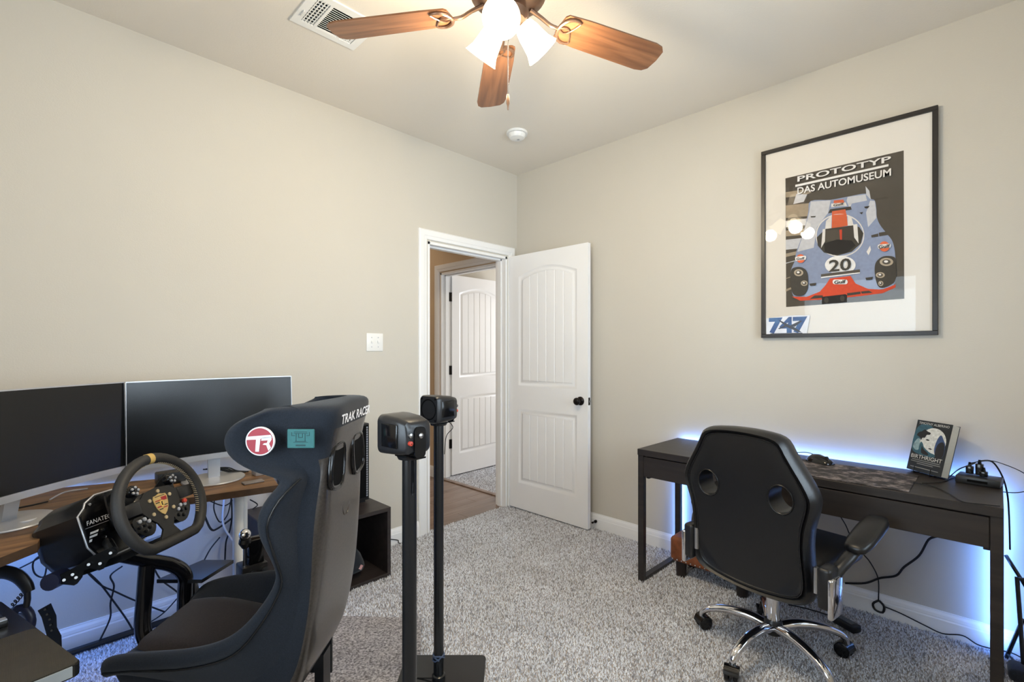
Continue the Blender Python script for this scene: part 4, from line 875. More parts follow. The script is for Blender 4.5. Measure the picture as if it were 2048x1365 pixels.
# clutter on the desk
pbx = MB().rbox((-2.165, -.46, ZD), (-2.125, -.40, ZD+.055), .006, 2); pt = thing('desk_hub', (-2.145, -.43, ZD), 'grey hub bristling with plug ends on the end of the wood desk', 'hub')
part('body', pbx, M_SILVER, pt)
for i in range(9): part('plug', MB().tube([(-2.155+.006*(i % 3), -.45+.018*(i//3), ZD+.05), (-2.16+.012*(i % 3), -.455+.02*(i//3), ZD+.075+.004*(i % 2))], .003, 6), M_CORDW if i % 2 else M_CORD, pt)
solo('phone', MB().rbox((-2.245, -.575, ZD), (-2.165, -.535, ZD+.008), .0035, 2), mat('grey_slab', (120, 112, 108), .4), 'small grey flat device near the end of the wood desk', 'phone')
solo('adapter_box', MB().rbox((-2.50, -.34, ZD), (-2.40, -.27, ZD+.05), .006, 2), M_BLACK, 'black box on the wood desk below the right monitor', 'box')
for i in range(4): cable([(-2.33+.01*i, -.30, ZD+.035), (-2.28+.015*i, -.31, ZD+.028), (-2.23+.01*i, -.325, ZD+.010), (-2.19+.01*i, -.35, ZD+.004)], .0028, 'black cord behind the right monitor foot, '+('nearest the monitor neck', 'second from the monitor neck', 'third from the monitor neck', 'farthest from the monitor neck')[i], group='cords behind the right monitor foot')
for i, (p, q, r_) in enumerate((((100, 1000), (130, 985), (175, 978)), ((20, 1020), (60, 1012), (95, 1004)), ((30, 1048), (55, 1043), (80, 1036)))): cable([onZ(*p, ZD+.004), onZ(*q, ZD+.012), onZ(*r_, ZD+.004)], .003, ('white cord on the wood desk behind the wheel base', 'black cord on the wood desk below the left monitor', 'white cord beside the left monitor foot')[i], M_CORD if i == 1 else M_CORDW)

# ================================================================== CABINET, PC TOWER, BOX
t = thing('cube_cabinet', (-1.67, -.19, 0), 'low open dark brown cabinet behind the racing seat', 'cabinet')
cx0, cx1, cy0, cy1, ch = -1.92, -1.426, -.372, -.012, .392; th = .022
part('top_panel', MB().rbox((cx0, cy0, ch-th), (cx1, cy1, ch), .0012, 1), M_CAB, t, 20); part('bottom_panel', MB().rbox((cx0, cy0, 0), (cx1, cy1, th), .0012, 1), M_CAB, t, 20)
part('side_panel', MB().rbox((cx0, cy0, th), (cx0+th, cy1, ch-th), .0012, 1), M_CAB, t, 20); part('side_panel', MB().rbox((cx1-th, cy0, th), (cx1, cy1, ch-th), .0012, 1), M_CAB, t, 20)
part('back_panel', MB().box((cx0+th, cy1-.006, th), (cx1-th, cy1, ch-th)), M_CAB, t, 0)
t = thing('sports_bag', (-1.62, -.22, th), 'slumped black bag with a red tag inside the dark cabinet', 'bag')
rings = []
for i, (x, w_, h_) in enumerate(((-1.86, .03, .05), (-1.84, .09, .12), (-1.78, .125, .17), (-1.68, .13, .185), (-1.60, .12, .17), (-1.555, .09, .12), (-1.54, .03, .06))):
    rings.append([Vector((x, -.215+w_*math.cos(a)*(1+.05*math.sin(5*a+i)), th+.002+h_*.5+h_*.5*math.sin(a)*(1+.05*math.cos(4*a+i)))) for a in [2*PI*k/18 for k in range(18)]])
part('body', MB().loft(rings), M_FABRIC, t, 60)
part('tag', MB().box((-.022, 0, -.012), (.022, .002, .012), M=Matrix.Translation((-1.60, -.333, th+.075)) @ Matrix.Rotation(.6, 4, 'Y')), mat('red_tag', (196, 70, 74), .5, var=(160, .4), col2=(226, 200, 198)), t, 0)
t = thing('pc_tower', (-1.69, -.11, ch), 'black computer tower standing on the dark cabinet', 'computer')
part('case', MB().rbox((-1.915, -.195, ch+.012), (-1.462, -.012, ch+.462), .006, 2), M_BLACK, t, 30)
for x in (-1.88, -1.50):
    part('foot', MB().box((x-.02, -.18, ch), (x+.02, -.04, ch+.013)), M_BLACK, t, 0)
part('grille', MB().box((-1.53, -.1965, ch+.03), (-1.468, -.1945, ch+.45)), M_DARKPIT, t, 0)
for i in range(30): part('vent_slot', MB().box((-1.482, -.199, ch+.035+i*.0137), (-1.474, -.196, ch+.045+i*.0137)), M_SILVER, t, 0)
solo('storage_box', MB().rbox((-2.092, -.30, 0), (-1.95, -.03, .452), .004, 1), M_CAB, 'dark brown box beneath the end of the wood desk', 'box', smooth=20)
cable([(-1.43, -.03, .12), onY(790, 1080, -.02), onY(797, 1086, -.02), onY(803, 1087, -.02), onY(815, 1083, -.03), onY(835, 1078, -.03)], .0028, 'thin black cord along the baseboard beside the cabinet')

# ================================================================== RACING SEAT (local frame: right, deep, up)
SD = 1.53
t = thing('racing_seat', rg(-.75, SD, .18), 'black high-back racing bucket seat with red round logo', 'racing seat')
#        C(a,z)         R(a,z)          T(a,z)          wi    w     wr    bt
SEC = [((-1.135, .385), (-1.12, .335), (-1.140, .405), .150, .200, .170, .035),
       ((-1.115, .405), (-1.09, .320), (-1.120, .440), .165, .225, .190, .045),
       ((-1.020, .405), (-1.02, .305), (-1.020, .458), .175, .240, .200, .055),
       ((-.900, .375), (-.90, .270), (-.900, .466), .180, .248, .205, .058),
       ((-.770, .345), (-.79, .240), (-.800, .486), .180, .250, .205, .058),
       ((-.690, .345), (-.69, .225), (-.735, .520), .180, .248, .205, .055),
       ((-.655, .420), (-.600, .300), (-.675, .590), .180, .240, .200, .050),
       ((-.630, .530), (-.570, .430), (-.640, .650), .180, .235, .200, .048),
       ((-.610, .630), (-.550, .560), (-.632, .700), .180, .238, .198, .048),
       ((-.600, .720), (-.540, .680), (-.665, .760), .185, .258, .195, .052),
       ((-.590, .800), (-.532, .780), (-.685, .825), .185, .265, .190, .054),
       ((-.582, .870), (-.528, .870), (-.660, .890), .180, .250, .180, .050),
       ((-.578, .930), (-.527, .935), (-.618, .926), .165, .215, .170, .044),
       ((-.575, .970), (-.522, .975), (-.705, .936), .165, .205, .172, .040),
       ((-.570, 1.010), (-.515, 1.015), (-.788, .978), .165, .203, .178, .040),
       ((-.565, 1.050), (-.505, 1.055), (-.808, 1.032), .165, .203, .182, .040),
       ((-.560, 1.090), (-.495, 1.095), (-.780, 1.080), .165, .200, .182, .040),
       ((-.550, 1.122), (-.495, 1.128), (-.705, 1.108), .160, .192, .175, .034)]
def lerp(p, q, k): return (p[0]+(q[0]-p[0])*k, p[1]+(q[1]-p[1])*k)
def add2(p, q, k=1): return (p[0]+q[0]*k, p[1]+q[1]*k)
fabr, shl = [], []
for C_, R_, T_, wi, w_, wr, bt in SEC:
    dv = Vector((T_[0]-C_[0], T_[1]-C_[1])); dv = tuple(dv.normalized()) if dv.length > 1e-4 else (0, 1)
    h = [(C_, 0), (C_, .5*wi), (lerp(C_, T_, .06), .86*wi), (lerp(C_, T_, .5), wi+.002), (add2(T_, dv, -.012), w_-bt*.75), (add2(T_, dv, .004), w_-bt*.30), (add2(T_, dv, -.004), w_+.004), (add2(T_, dv, -.030), w_+.010), (add2(T_, dv, -.052), w_-.010), (lerp(T_, R_, .55), w_*.18+wr*.78)]
    s_ = [(lerp(T_, R_, .55), w_*.18+wr*.78), (lerp(T_, R_, .88), wr), (R_, wr*.86), (R_, wr*.45), (R_, 0)]
    fabr.append(h); shl.append(s_)
def full(rows, sgn_first=-1):
    out = []
    for h in rows:
        near = [Vector((p[0], SD-y_, p[1])) for p, y_ in h]; far = [Vector((p[0], SD+y_, p[1])) for p, y_ in h]
        out.append((near, far))
    return out
ff, ss = full(fabr), full(shl)
def closing(i, up):
    C_, R_, T_, wi, w_, wr, bt = SEC[i]; mid = add2(lerp(C_, R_, .5), up); tp = add2(T_, up, .6)
    ks = [0, .3, .55, .72, .86, 1, .97, .93, .88, .8]; h = [(lerp(mid, tp, k**1.5 if k < .6 else k**1.5), (w_-.02)*min(1, k*1.15+.0)) for k in ks]
    s_ = [h[-1]]+[(lerp(mid, tp, k**1.5), (w_-.02)*min(1, k*1.15)) for k in (.62, .45, .25, 0)]
    return full([h])[0], full([s_])[0]
ct, cs_ = closing(-1, (0, .012)); c0_, c0s = closing(0, (-.014, -.012))
FR = [c0_]+ff+[ct]; SR_ = [c0s]+ss+[cs_]
fg = [list(reversed(n_))+f_[1:] for n_, f_ in FR]
mb = MB().loft(fg, closed=False, cap=False).xf(RGM)
fo = part('fabric_cover', mb, M_FABRIC, t, 180, 'black fabric bolsters and headrest wings'); subsurf(fo, 2)
def shell_rows(i0, i1):
    return [n_+list(reversed(f_))[1:] for n_, f_ in SR_[i0:i1]]
shr = shell_rows(0, len(SR_)); smb = MB().loft(shr, closed=False, cap=False).xf(RGM); nc = len(shr[0])-1
for i in range(len(smb.f)):
    r_, c_ = divmod(i, nc)
    if r_ >= 16 or (c_ < 1 or c_ >= nc-1) or (r_ >= 14 and (c_ < 2 or c_ >= nc-2)): smb.m[i] = 1
so = part('shell', smb, [M_SHELL, M_FABRIC], t, 180, 'glossy dark moulded seat back below the fabric headrest'); subsurf(so, 2)
for sg in (-1, 1):
    sp = [Vector((add2(T_, tuple(Vector((T_[0]-C_[0], T_[1]-C_[1])).normalized()), -.040)[0], SD+sg*(w_+.001), add2(T_, tuple(Vector((T_[0]-C_[0], T_[1]-C_[1])).normalized()), -.040)[1])) for C_, R_, T_, wi, w_, wr, bt in SEC[1:13]]
    part('bolster_piping', MB().tube([RGM @ v for v in sp], .0035, 6, smooth=3), M_BLACKM, t, 60)
# seat cushion and back pads
cu = []
for a, z, wv in ((-1.095, .418, .145), (-1.02, .424, .160), (-.90, .398, .165), (-.78, .370, .165), (-.715, .362, .160)):
    cu.append([Vector((a, SD+y_, z+(.010 if abs(y_) < wv*.9 else -.006))) for y_ in [wv*k/5 for k in range(-5, 6)]])
co_ = part('seat_cushion', MB().loft(cu, closed=False, cap=False).xf(RGM), M_CUSH, t, 180, 'charcoal-brown fabric seat cushion'); subsurf(co_, 1)
# harness slots
for y_ in (-.088, .088):
    q_ = smooth2([(-.060, -.030), (-.040, .052), (.030, .062), (.052, .030), (.030, -.062), (-.042, -.060)], 3)
    Fm = RGM @ Matrix.Translation((-.5245, SD+y_, .940)) @ Matrix(((0, 0, 1, 0), (1 if y_ < 0 else -1, 0, 0, 0), (0, 1, 0, 0), (0, 0, 0, 1)))
    part('slot_rim', MB().tube([Fm @ Vector((u, v, .0)) for u, v in q_], .009, 8, closed=True), M_BLACKG, t, 60)
    part('harness_slot', MB().fill([(u*.95, v*.95, .004) for u, v in q_], M=Fm), M_DARKPIT, t, 0)
part('back_emblem', MB().tube([RGM @ Vector((-.5335, SD+.01+.032*math.cos(a), .800+.045*math.sin(a))) for a in [2*PI*k/24 for k in range(24)]], .0022, 6, closed=True), M_SHELL, t, 60)
# logos on the near wing
WNG = lambda a, z, lift=0: rg(a, SD-.2115-lift, z)
LGM = frame(WNG(-.690, 1.032, .004), RT, UP)
part('logo_disc', MB().lathe([(.001, .002), (.0395, .002), (.0395, -.004)], 36, LGM, cap=False), mat('logo_white', (226, 224, 226), .5), t, 20)
part('logo_disc', MB().lathe([(.001, .0030), (.036, .0030), (.036, -.004)], 36, LGM, cap=False), mat('logo_red', (158, 34, 48), .5), t, 20)
lg = MB()
for poly in ([(-.036, .004), (-.033, .013), (.030, .018), (.034, .010), (.004, .008), (.002, .006), (-.002, -.028), (-.012, -.028), (-.010, .005)], [(.004, .002), (.022, .003), (.020, -.004), (.012, -.005), (.008, -.009), (.018, -.010), (.024, -.026), (.031, -.017), (.026, -.006), (.033, .006), (.031, .013), (.006, .011)]): lg.fill([(x, y_, .0036) for x, y_ in poly], M=LGM)
part('logo_letters', lg, MATS['logo_white'], t, 0)
PTM = frame(WNG(-.581, 1.038, -.001), RT, UP)
part('patch', MB().rbox((-.037, -.026, -.004), (.037, .026, .002), .0015, 1, M=PTM), mat('teal_patch', (48, 104, 104), .7, var=(60, .08)), t, 20)
dl = MB(); Mdark = mat('patch_ink', (28, 64, 66), .7)
for lo, hi in (((-.013, -.006), (-.0115, .014)), ((.0115, -.006), (.013, .014)), ((-.015, -.008), (.015, -.006)), ((-.018, .014), (.018, .0155)), ((-.018, .018), (.018, .0195)), ((-.025, .008), (-.016, .0095)), ((.016, .008), (.025, .0095)), ((-.025, .0095), (-.0235, .018)), ((.0235, .0095), (.025, .018)), ((-.006, .004), (-.0045, .014)), ((.0045, .004), (.006, .014)), ((-.006, .003), (.006, .0045)), ((-.013, -.020), (.013, -.016)), ((-.020, -.0105), (.020, -.0095))): dl.box((*lo, .0018), (*hi, .0026), M=PTM)
part('patch_drawing', dl, Mdark, t, 0)
TXM = frame(rg(-.4950, SD, 1.079), FW, UP)
part('lettering', text_mb('TRAK RACER', TXM, .27, .028, shear=.25, bold=.02), MATS['logo_white'], t, 0)
for y_ in (-.235, .225): part('side_bracket', MB().box((-.95, SD+y_, .10), (-.66, SD+y_+.010, .30)).xf(RGM), M_BLACKM, t, 0)
part('rear_bracket', MB().box((-.655, SD+.06, .02), (-.625, SD+.12, .27)).xf(RGM), M_BLACKM, t, 0)
part('adjuster_handle', MB().tube([rg(-.93, SD-.245, .20), rg(-.93, SD-.26, .26), rg(-.83, SD-.26, .26), rg(-.83, SD-.245, .20)], .006, 8), M_BLACKG, t)

# ================================================================== COCKPIT FRAME
t = thing('cockpit_frame', rg(-1.0, SD, 0), 'black tubular steel racing simulator frame under the seat and wheel', 'simulator frame')
def tb(name, pts, r=.024, sm=5): return part(name, MB().tube(pts, r, 14, smooth=sm), M_TUBE, t, 60)
tb('tube', [PX(185, 1098, 1.50), PX(238, 1109, 1.55), PX(300, 1122, 1.63), PX(345, 1131, 1.68), PX(369, 1150, 1.71), PX(370, 1185, 1.72), PX(368, 1260, 1.72), rg(-1.176, 1.72, .10), rg(-1.176, 1.72, .035)])
u0 = PX(293, 1138, 1.62)
tb('tube', [PX(294, 1128, 1.62), PX(290, 1180, 1.62), PX(285, 1245, 1.62), PX(290, 1275, 1.62), PX(304, 1300, 1.62), rg(-1.14, 1.60, .18), rg(-1.02, 1.58, .12), rg(-.92, 1.55, .06)])
for dep in (1.335, 1.725): tb('base_rail', [rg(-1.75, dep, .035), rg(-.50, dep, .035)], .025, 0)
for lat in (-1.72, -1.176, -.93, -.585): tb('cross_tube', [rg(lat, 1.335, .035), rg(lat, 1.725, .035)], .020, 0)
for lat in (-.93, -.70):
    for dep in (SD-.23, SD+.23): tb('seat_post', [rg(lat, dep, .03), rg(lat, dep, .14)], .014, 0)
tb('tube', [PX(383, 1155, 1.78), PX(388, 1185, 1.78), PX(405, 1215, 1.78), PX(420, 1235, 1.78)], .018)
part('side_mount_plate', MB().prism([(-1.26, 1.70), (-1.10, 1.70), (-1.08, 1.86), (-1.20, 1.86)], .455, .468, RGM), M_BLACKM, t, 20)
part('mount_post', MB().tube([rg(-1.176, 1.76, .03), rg(-1.176, 1.76, .457)], .018, 10), M_TUBE, t)
# pedal
ped = MB(); pp_ = [(75, 1222), (102, 1207), (113, 1232), (114, 1255), (123, 1272), (124, 1300), (116, 1330), (104, 1320), (97, 1290), (91, 1264), (83, 1236)]
ped.loft([[PX(x, y_, 1.50) for x, y_ in pp_], [PX(x, y_, 1.525) for x, y_ in pp_]])
pe = part('pedal', ped, M_BLACKM, t, 20)
for x, y_ in ((90, 1220), (94, 1230), (99, 1240), (101, 1251), (103, 1262)): part('pedal_bolt', MB().tube([PX(x, y_, 1.497), PX(x, y_, 1.501)], .0032, 8), M_BLACKG, pe)
part('pedal_arm', MB().tube([PX(112, 1318, 1.515), rg(-1.45, 1.53, .22), rg(-1.47, 1.53, .03)], .014, 10), M_BLACKM, t)
part('pedal_deck', MB().box((-1.70, 1.33, .055), (-1.30, 1.73, .065)).xf(RGM), M_BLACKM, t, 0)

# wheel base and steering wheel
WC = rg(-1.095, 1.505, .800); yaw = math.radians(6); tl = math.radians(20)
nW = (RT*math.cos(yaw)-FW*math.sin(yaw))*math.cos(tl)+UP*math.sin(tl); xW = (FW*math.cos(yaw)+RT*math.sin(yaw)); WMX = frame(WC, xW, nW.cross(xW))
t = thing('steering_wheel', WC-UP*.15, 'flat-bottomed racing steering wheel with gold crest and yellow stripe', 'steering wheel')
path = [(.147*math.cos(a), .147*math.sin(a)) for a in [math.radians(v) for v in range(-38, 219, 8)]]
path = path + [(-.100, -.108), (-.082, -.117), (-.04, -.118), (0, -.118), (.04, -.118), (.082, -.117), (.100, -.108)]
part('rim', MB().tube([WMX @ Vector((x, y_, 0)) for x, y_ in path], .0165, 14, closed=True), mat('suede_rim', (36, 35, 35), .6, var=(200, .15), bump=(700, .2, .001)), t, 60)
st_ = [WMX @ Vector((.147*math.cos(a), .147*math.sin(a), 0)) for a in [math.radians(v) for v in (86.5, 89, 91, 93.5)]]
part('top_stripe', MB().tube(st_, .0172, 14), mat('yellow_stripe', (196, 162, 92), .6), t, 60)
sti = MB()
for a in list(range(-30, 80, 3))+list(range(100, 212, 3)):
    r1 = math.radians(a); sti.tube([WMX @ Vector((.131*math.cos(r1), .131*math.sin(r1), .006)), WMX @ Vector((.1295*math.cos(r1+.03), .1295*math.sin(r1+.03), -.004))], .0012, 4)
part('stitching', sti, mat('tan_thread', (188, 170, 140), .7), t, 0)
hubp = [(-.062, .036), (-.045, .050), (0, .056), (.045, .050), (.062, .036), (.135, .030), (.135, -.004), (.070, -.006), (.052, -.030), (.030, -.052), (.020, -.075), (.040, -.106), (-.040, -.106), (-.020, -.075), (-.030, -.052), (-.052, -.030), (-.070, -.006), (-.135, -.004), (-.135, .030)]
part('spoke_plate', MB().prism(hubp, -.012, -.006, WMX), mat('spoke_black', (30, 29, 28), .55), t, 20)
for s_ in (-1, 1): part('spoke_grip', MB().rbox((s_*.1-.030, -.006, -.013), (s_*.1+.030, .032, -.003), .004, 2, M=WMX), M_BLACK, t)
sh = [(-.022, .030), (-.026, .022), (-.024, .004), (-.020, -.012), (-.010, -.026), (0, -.034), (.010, -.026), (.020, -.012), (.024, .004), (.026, .022), (.022, .030), (.012, .031), (0, .035), (-.012, .031)]
part('crest', MB().prism(sh, -.006, -.0035, WMX), mat('crest_gold', (206, 176, 116), .35, metal=.4), t, 20)
cr_ = MB()
for x0, x1, y0, y1, mi in ((-.021, -.001, .006, .009, 0), (-.021, -.001, .012, .015, 1), (.001, .019, -.006, -.003, 0), (.001, .017, -.013, -.010, 1), (-.019, -.001, -.008, -.004, 1), (.002, .022, .010, .022, 1), (-.015, -.001, -.016, -.013, 0), (-.018, .018, .0255, .0275, 0)): cr_.box((x0, y0, -.0036), (x1, y1, -.0030), mi, WMX)
cr_.prism([(-.007, .012), (.007, .012), (.006, -.004), (0, -.010), (-.006, -.004)], -.0035, -.0024, WMX, 2); cr_.prism([(-.002, .008), (.003, .009), (.001, .002), (.003, -.004), (-.002, -.003)], -.0024, -.0018, WMX, 0)
part('crest_print', cr_, [mat('crest_black', (30, 26, 24), .5), mat('crest_red', (150, 34, 40), .5), mat('crest_yellow', (222, 186, 96), .5)], t, 0)
for k in range(6):
    a = math.radians(90+60*k); part('hub_bolt', MB().lathe([(.0058, -.006), (.0058, -.003), (.001, -.0025)], 10, WMX @ Matrix.Translation((.043*math.cos(a), .043*math.sin(a), 0))), mat('gold_bolt', (206, 186, 150), .3, metal=.6), t)
for s_ in (-1, 1):
    q = part('button_module', MB().prism(smooth2([(s_*.040, -.020), (s_*.098, -.012), (s_*.105, -.040), (s_*.080, -.072), (s_*.050, -.075), (s_*.034, -.050)], 3), -.030, -.010, WMX), M_BLACKG, t, 30)
    for bx_, by_ in ((.085, -.026), (.068, -.024), (.088, -.042), (.070, -.041), (.056, -.034), (.072, -.058), (.055, -.052)): part('button', MB().lathe([(.0058, -.011), (.0058, -.006), (.001, -.005)], 10, WMX @ Matrix.Translation((s_*bx_, by_, 0))), M_SILVER if by_ > -.04 else M_BLACKM, q)
    q2 = part('thumb_stick', MB().lathe([(.016, -.03), (.018, -.016), (.015, -.008), (.001, -.006)], 16, WMX @ Matrix.Translation((s_*.070, .066, 0))), M_BLACKG, t)
    for k in range(5):
        a = 2*PI*k/5; part('button', MB().lathe([(.004, -.009), (.004, -.004), (.001, -.003)], 8, WMX @ Matrix.Translation((s_*.070+.010*math.cos(a), .066+.010*math.sin(a), 0))), M_SILVER, q2)
    part('shift_paddle', MB().prism(smooth2([(s_*.03, .035), (s_*.09, .085), (s_*.115, .080), (s_*.115, -.010), (s_*.09, -.035), (s_*.03, -.02)], 3), -.062, -.056, WMX), M_BLACKM, t, 20)
part('red_button', MB().lathe([(.007, -.011), (.007, -.004), (.001, -.003)], 12, WMX @ Matrix.Translation((.086, -.016, .001))), mat('red_plastic', (190, 62, 44), .4), t)
part('quick_release', MB().lathe([(.040, -.012), (.040, -.05), (.052, -.055), (.052, -.095), (.034, -.10), (.030, -.165)], 24, WMX), M_BLACKG, t, 30)

t = thing('wheel_base', rg(-1.36, 1.52, .62), 'black direct drive wheel base with silver edged face behind the steering wheel', 'wheel base')
fp = [(-.105, -.045), (-.085, -.085), (-.05, -.098), (.05, -.098), (.085, -.085), (.105, -.045), (.105, .050), (.082, .068), (.074, .082), (.040, .098), (-.040, .098), (-.074, .082), (-.082, .068), (-.105, .050)]
BF = -.175
part('housing', MB().loft([[WMX @ Vector((x*k, y_*k, BF+d)) for x, y_ in fp] for k, d in ((.84, -.180), (.95, -.170), (1, -.145), (1, -.01), (.985, 0))]), mat('satin_black', (24, 25, 28), .32), t, 40)
part('face_edge', MB().tube([WMX @ Vector((x, y_, BF)) for x, y_ in fp], .0028, 8, closed=True), M_SILVER, t, 60)
part('face_plate', MB().prism([(x*.94, y_*.94) for x, y_ in fp], BF, BF+.004, WMX), M_BLACKG, t, 20)
FT = WMX @ Matrix.Translation((0, 0, BF+.0045)); Wt = mat('white_lettering', (220, 222, 226), .5)
part('lettering', text_mb('FANATEC', FT @ Matrix.Translation((-.052, .022, 0)), .078, .013, shear=.2), Wt, t, 0)
fl_ = MB()
for poly in ([(-.088, -.006), (-.062, -.006), (-.066, -.012), (-.091, -.012)], [(-.093, -.016), (-.068, -.016), (-.072, -.022), (-.096, -.022)], [(-.097, -.026), (-.088, -.026), (-.092, -.033), (-.100, -.033)]): fl_.fill([(x, y_, .0006) for x, y_ in poly], M=FT)
part('emblem', fl_, Wt, t, 0)
part('rule_line', MB().box((-.098, .008, 0), (-.02, .0095, .0006), M=FT), M_SILVER, t, 0)
for x, y_ in ((-.066, .074), (.066, .074), (-.062, -.080), (.062, -.080), (-.05, -.012), (-.052, -.034)): part('face_bolt', MB().lathe([(.0045, 0), (.0045, .003), (.001, .0034)], 10, FT @ Matrix.Translation((x, y_, 0))), M_STEEL, t)
part('mount_bracket', MB().box((-.10, -.118, BF-.12), (.10, -.099, BF+.09), M=WMX), M_BLACKM, t, 0)
ap = [(112, 1168), (120, 1150), (150, 1135), (172, 1120), (190, 1110), (222, 1096), (236, 1104), (216, 1122), (208, 1138), (198, 1142), (180, 1137), (168, 1142), (165, 1155), (155, 1168), (148, 1172), (128, 1170)]
am = part('mount_arm', MB().loft([[PX(x, y_, 1.38) for x, y_ in ap], [PX(x, y_, 1.40) for x, y_ in ap]]), M_BLACKM, t, 20)
for x, y_ in ((128, 1161), (145, 1150), (152, 1156), (177, 1130), (200, 1128), (221, 1107)): part('bolt', MB().tube([PX(x, y_, 1.380), PX(x, y_, 1.372)], [.0048, .0040], 8), M_STEEL, am)
part('motor_barrel', MB().tube([PX(99, 1166, 1.365), PX(126, 1153, 1.42)], .023, 18), mat('navy_plastic', (30, 34, 58), .4), t, 40)
part('arm_strut', MB().tube([PX(226, 1104, 1.39), PX(215, 1085, 1.45)], .014, 10), M_BLACKM, t)

# gear shifter
t = thing('gear_shifter', rg(-.985, 1.79, .44), 'gear shifter with a polished silver ball knob', 'gear shifter')
part('knob', MB().sphere(PX(490, 1070, 1.78), .021, 20), M_CHROME, t, 180)
kb = PX(490, 1070, 1.78)
part('boot', MB().tube([kb-UP*.016, kb-UP*.03, kb-UP*.05], [.020, .022, .010], 14), M_BLACKM, t)
part('shaft', MB().tube([kb-UP*.045, kb-UP*.13], .007, 10), M_CHROME, t)
sb_ = kb-UP*.13
part('body', MB().rbox((kb.x-.015, kb.y-.02, .43), (kb.x+.075, kb.y+.06, .48), .006, 2), M_BLACK, t)
for dx in (.02, .06): part('bolt', MB().tube([Vector((kb.x+dx, kb.y-.018, .455)), Vector((kb.x+dx, kb.y-.030, .455))], .012, 8), M_STEEL, t)
part('mount', MB().rbox((kb.x+.01, kb.y+.0, 0), (kb.x+.05, kb.y+.04, .432), .004, 1), M_TUBE, t)
part('housing', MB().rbox((kb.x+.012, kb.y-.01, .478), (kb.x+.065, kb.y+.045, .57), .006, 2), M_BLACKG, t)

# ================================================================== KEYBOARD SHELF, HEADPHONES
KM = Matrix.Translation((-2.80, -1.361, 0)) @ Matrix.Rotation(math.radians(9), 4, 'Z') @ Matrix(((1, -.10, 0, 0), (0, 1, 0, 0), (0, 0, 1, 0), (0, 0, 0, 1)))
t = thing('keyboard_shelf', (-3.05, -1.15, 0), 'dark textured shelf with a pale front edge in the lower left corner', 'shelf')
M_CARB = mat('ribbed_dark_board', (52, 47, 38), .6, var=(30, .15))
def carb():
    m = MATS['ribbed_dark_board']; nt = m.node_tree; b = nt.nodes['Principled BSDF']; tc = nt.nodes.new('ShaderNodeTexCoord'); wv = nt.nodes.new('ShaderNodeTexWave'); wv.inputs['Scale'].default_value = 90; wv.bands_direction = 'X'
    nt.links.new(tc.outputs['Object'], wv.inputs[0]); bp = nt.nodes.new('ShaderNodeBump'); bp.inputs['Strength'].default_value = .4; bp.inputs['Distance'].default_value = .001; nt.links.new(wv.outputs['Fac'], bp.inputs['Height']); nt.links.new(bp.outputs[0], b.inputs['Normal'])
carb()
part('board', MB().prism(rrect(-.50, 0, 0, .53, .02), .574, .598, KM), M_BLACKM, t, 20)
part('mat', MB().prism(rrect(-.50, .004, -.002, .265, .018), .598, .601, KM), M_CARB, t, 20)
part('edge_band', MB().box((-.48, -.003, .578), (-.018, 0, .600), M=KM), mat('pale_edge', (150, 156, 158), .5), t, 0)
part('post', MB().tube([KM @ Vector((-.25, .26, 0)), KM @ Vector((-.25, .26, .575))], .02, 12), M_TUBE, t)
part('foot_plate', MB().prism(rrect(-.42, .10, -.08, .42, .03), 0, .012, KM), M_BLACKM, t, 20)
t = thing('keyboard', KM @ Vector((-.25, .42, .598)), 'black keyboard with a silver front strip at the left picture edge', 'keyboard')
part('body', MB().rbox((-.48, .335, .598), (-.03, .50, .612), .004, 2, M=KM), M_BLACK, t)
part('silver_strip', MB().box((-.48, .338, .612), (-.032, .355, .615), M=KM), M_SILVER, t, 0)
for r_ in range(6):
    for c_ in range(6): part('key', MB().rbox((-.145+c_*.018, .362+r_*.022, .611), (-.129+c_*.018, .381+r_*.022, .619), .002, 1, M=KM), M_BLACKG, t, 30)
HD = 1.42
t = thing('headphones', PX(30, 1270, HD), 'black headphones with a coiled cord hanging below the wood desk', 'headphones')
part('headband', MB().tube([PX(-35, 1170, HD), PX(-15, 1150, HD), PX(10, 1145, HD), PX(35, 1153, HD), PX(52, 1170, HD), PX(58, 1184, HD)], [.009, .012, .013, .013, .012, .010], 10, smooth=5, flat=1.6), M_BLACK, t, 60)
part('slider', MB().tube([PX(54, 1178, HD), PX(55, 1200, HD), PX(52, 1216, HD)], .008, 10), M_BLACK, t)
part('earcup', MB().tube([PX(43+20*math.cos(a), 1243+27*math.sin(a), HD) for a in [2*PI*k/20 for k in range(20)]], .011, 10, closed=True), mat('navy_plastic', (30, 34, 58), .4), t, 60)
part('ear_pad', MB().lathe([(.001, 0), (.026, 0), (.026, .01), (.001, .012)], 20, frame(PX(43, 1243, HD+.01), RT, UP)), mat('grey_mesh', (120, 130, 160), .8), t)
part('coiled_cord', MB().tube([PX(46-24*k/30+4*math.cos(k*.9), 1187+28*k/30+4*math.sin(k*.9), HD) for k in range(31)], .0016, 5), M_CORD, t)
hk = PX(8, 1144, HD)
part('hook', MB().tube([hk+UP*.0, Vector((hk.x, hk.y, ZD-.028))], .004, 8), M_BLACKM, t)

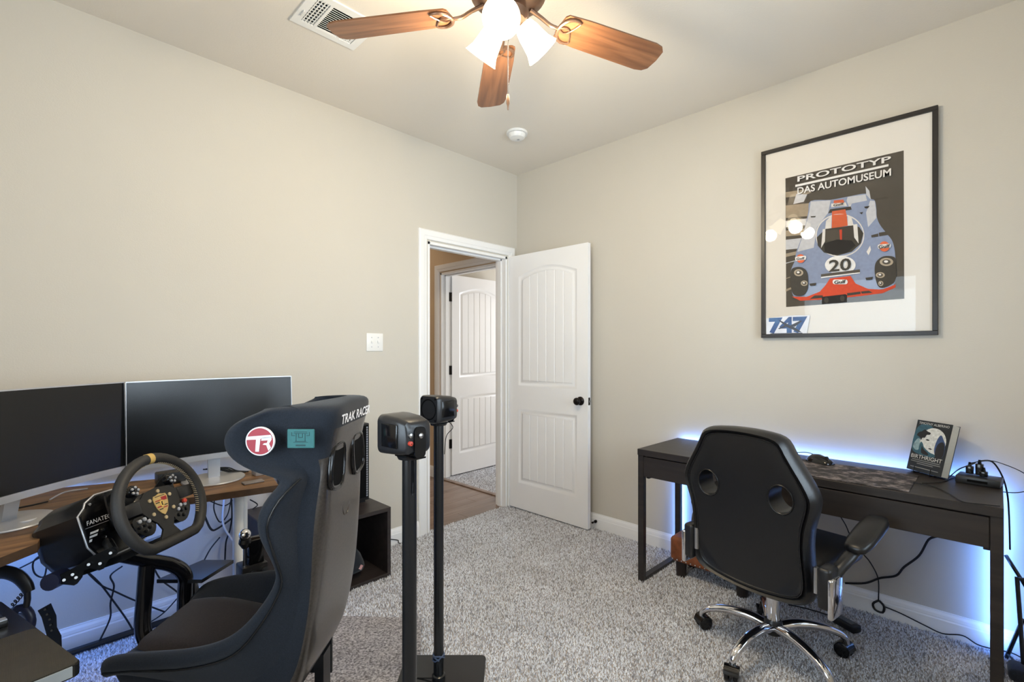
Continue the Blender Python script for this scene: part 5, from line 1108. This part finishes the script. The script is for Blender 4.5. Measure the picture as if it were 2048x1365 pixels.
# ================================================================== CABLES UNDER THE LEFT DESK
WY = -.05
def yc(pts, y_=WY): return [onY(px, py, y_) for px, py in pts]
cl = [([(24, 1145), (76, 1118), (100, 1099), (112, 1085)], 'black cord stretched under the desk towards the headphones', .003),
      ([(105, 1098), (69, 1121), (69, 1147), (88, 1154), (97, 1123), (120, 1100)], 'looped black cord below the wheel base', .003),
      ([(174, 1145), (202, 1171), (228, 1183), (270, 1202), (330, 1225)], 'black cord crossing the blue wall behind the frame', .0035),
      ([(172, 1142), (200, 1168), (226, 1202), (250, 1235), (269, 1266), (285, 1290)], 'black cord falling diagonally to the blue baseboard', .0035),
      ([(245, 1133), (221, 1152), (228, 1173), (221, 1207), (220, 1238), (198, 1285)], 'wavy black cord hanging down the blue wall', .0035),
      ([(290, 1099), (305, 1130), (321, 1159), (352, 1183), (381, 1209)], 'black cord dropping behind the tall frame tube', .0035),
      ([(355, 1197), (328, 1226), (300, 1245), (280, 1252)], 'black cord between the two frame uprights', .003),
      ([(440, 1075), (420, 1100), (400, 1138), (392, 1150)], 'black cord reaching the side mount plate', .0035),
      ([(397, 999), (410, 1034), (422, 1059), (435, 1058), (465, 1036), (480, 1020)], 'black cord drooping from the desk near the white leg', .005),
      ([(430, 995), (428, 1020), (440, 1045), (455, 1030), (462, 1000)], 'black cord looping under the right end of the wood desk', .003),
      ([(395, 990), (420, 1003), (450, 1012), (470, 996)], 'short black cord swagged beneath the wood desk', .003),
      ([(462, 990), (464, 1030), (460, 1060), (452, 1085), (450, 1120)], 'black cord hanging beside the white desk leg', .004),
      ([(500, 1000), (515, 1010), (505, 1020), (495, 1040), (490, 1050)], 'tangled cord behind the white desk leg', .003)]
for pts, lb, r_ in cl: cable(yc(pts), r_, lb)
cable(yc([(449, 995), (446, 1046), (460, 1074), (468, 1083), (476, 1086)], -.2), .0045, 'white cord hanging from the desk to the shifter', M_CORDW)
solo('cable_duct', MB().tube([Vector((-3.3, -.045, .018)), Vector((-2.05, -.045, .018))], .014, 8), M_CORD, 'thick black cable run along the floor below the wood desk', 'cable')
# LED strip under the wood desk
solo('led_strip', MB().box((-3.35, -.075, ZD-.040), (-2.72, -.068, ZD-.030)), M_LED, 'glowing blue light strip under the wood desk', 'light strip', smooth=0)
strip_light((-3.35, -.07, ZD-.04), (-2.70, -.07, ZD-.04), (0, .45, -1), 4.2)
strip_light((-3.0, -.30, ZD-.035), (-2.25, -.30, ZD-.035), (0, .55, -1), 2.2)
solo('led_strip', MB().box((-3.0, -.306, ZD-.034), (-2.25, -.296, ZD-.028)), M_LED, 'blue light strip beneath the right wing of the wood desk', 'light strip', smooth=0)
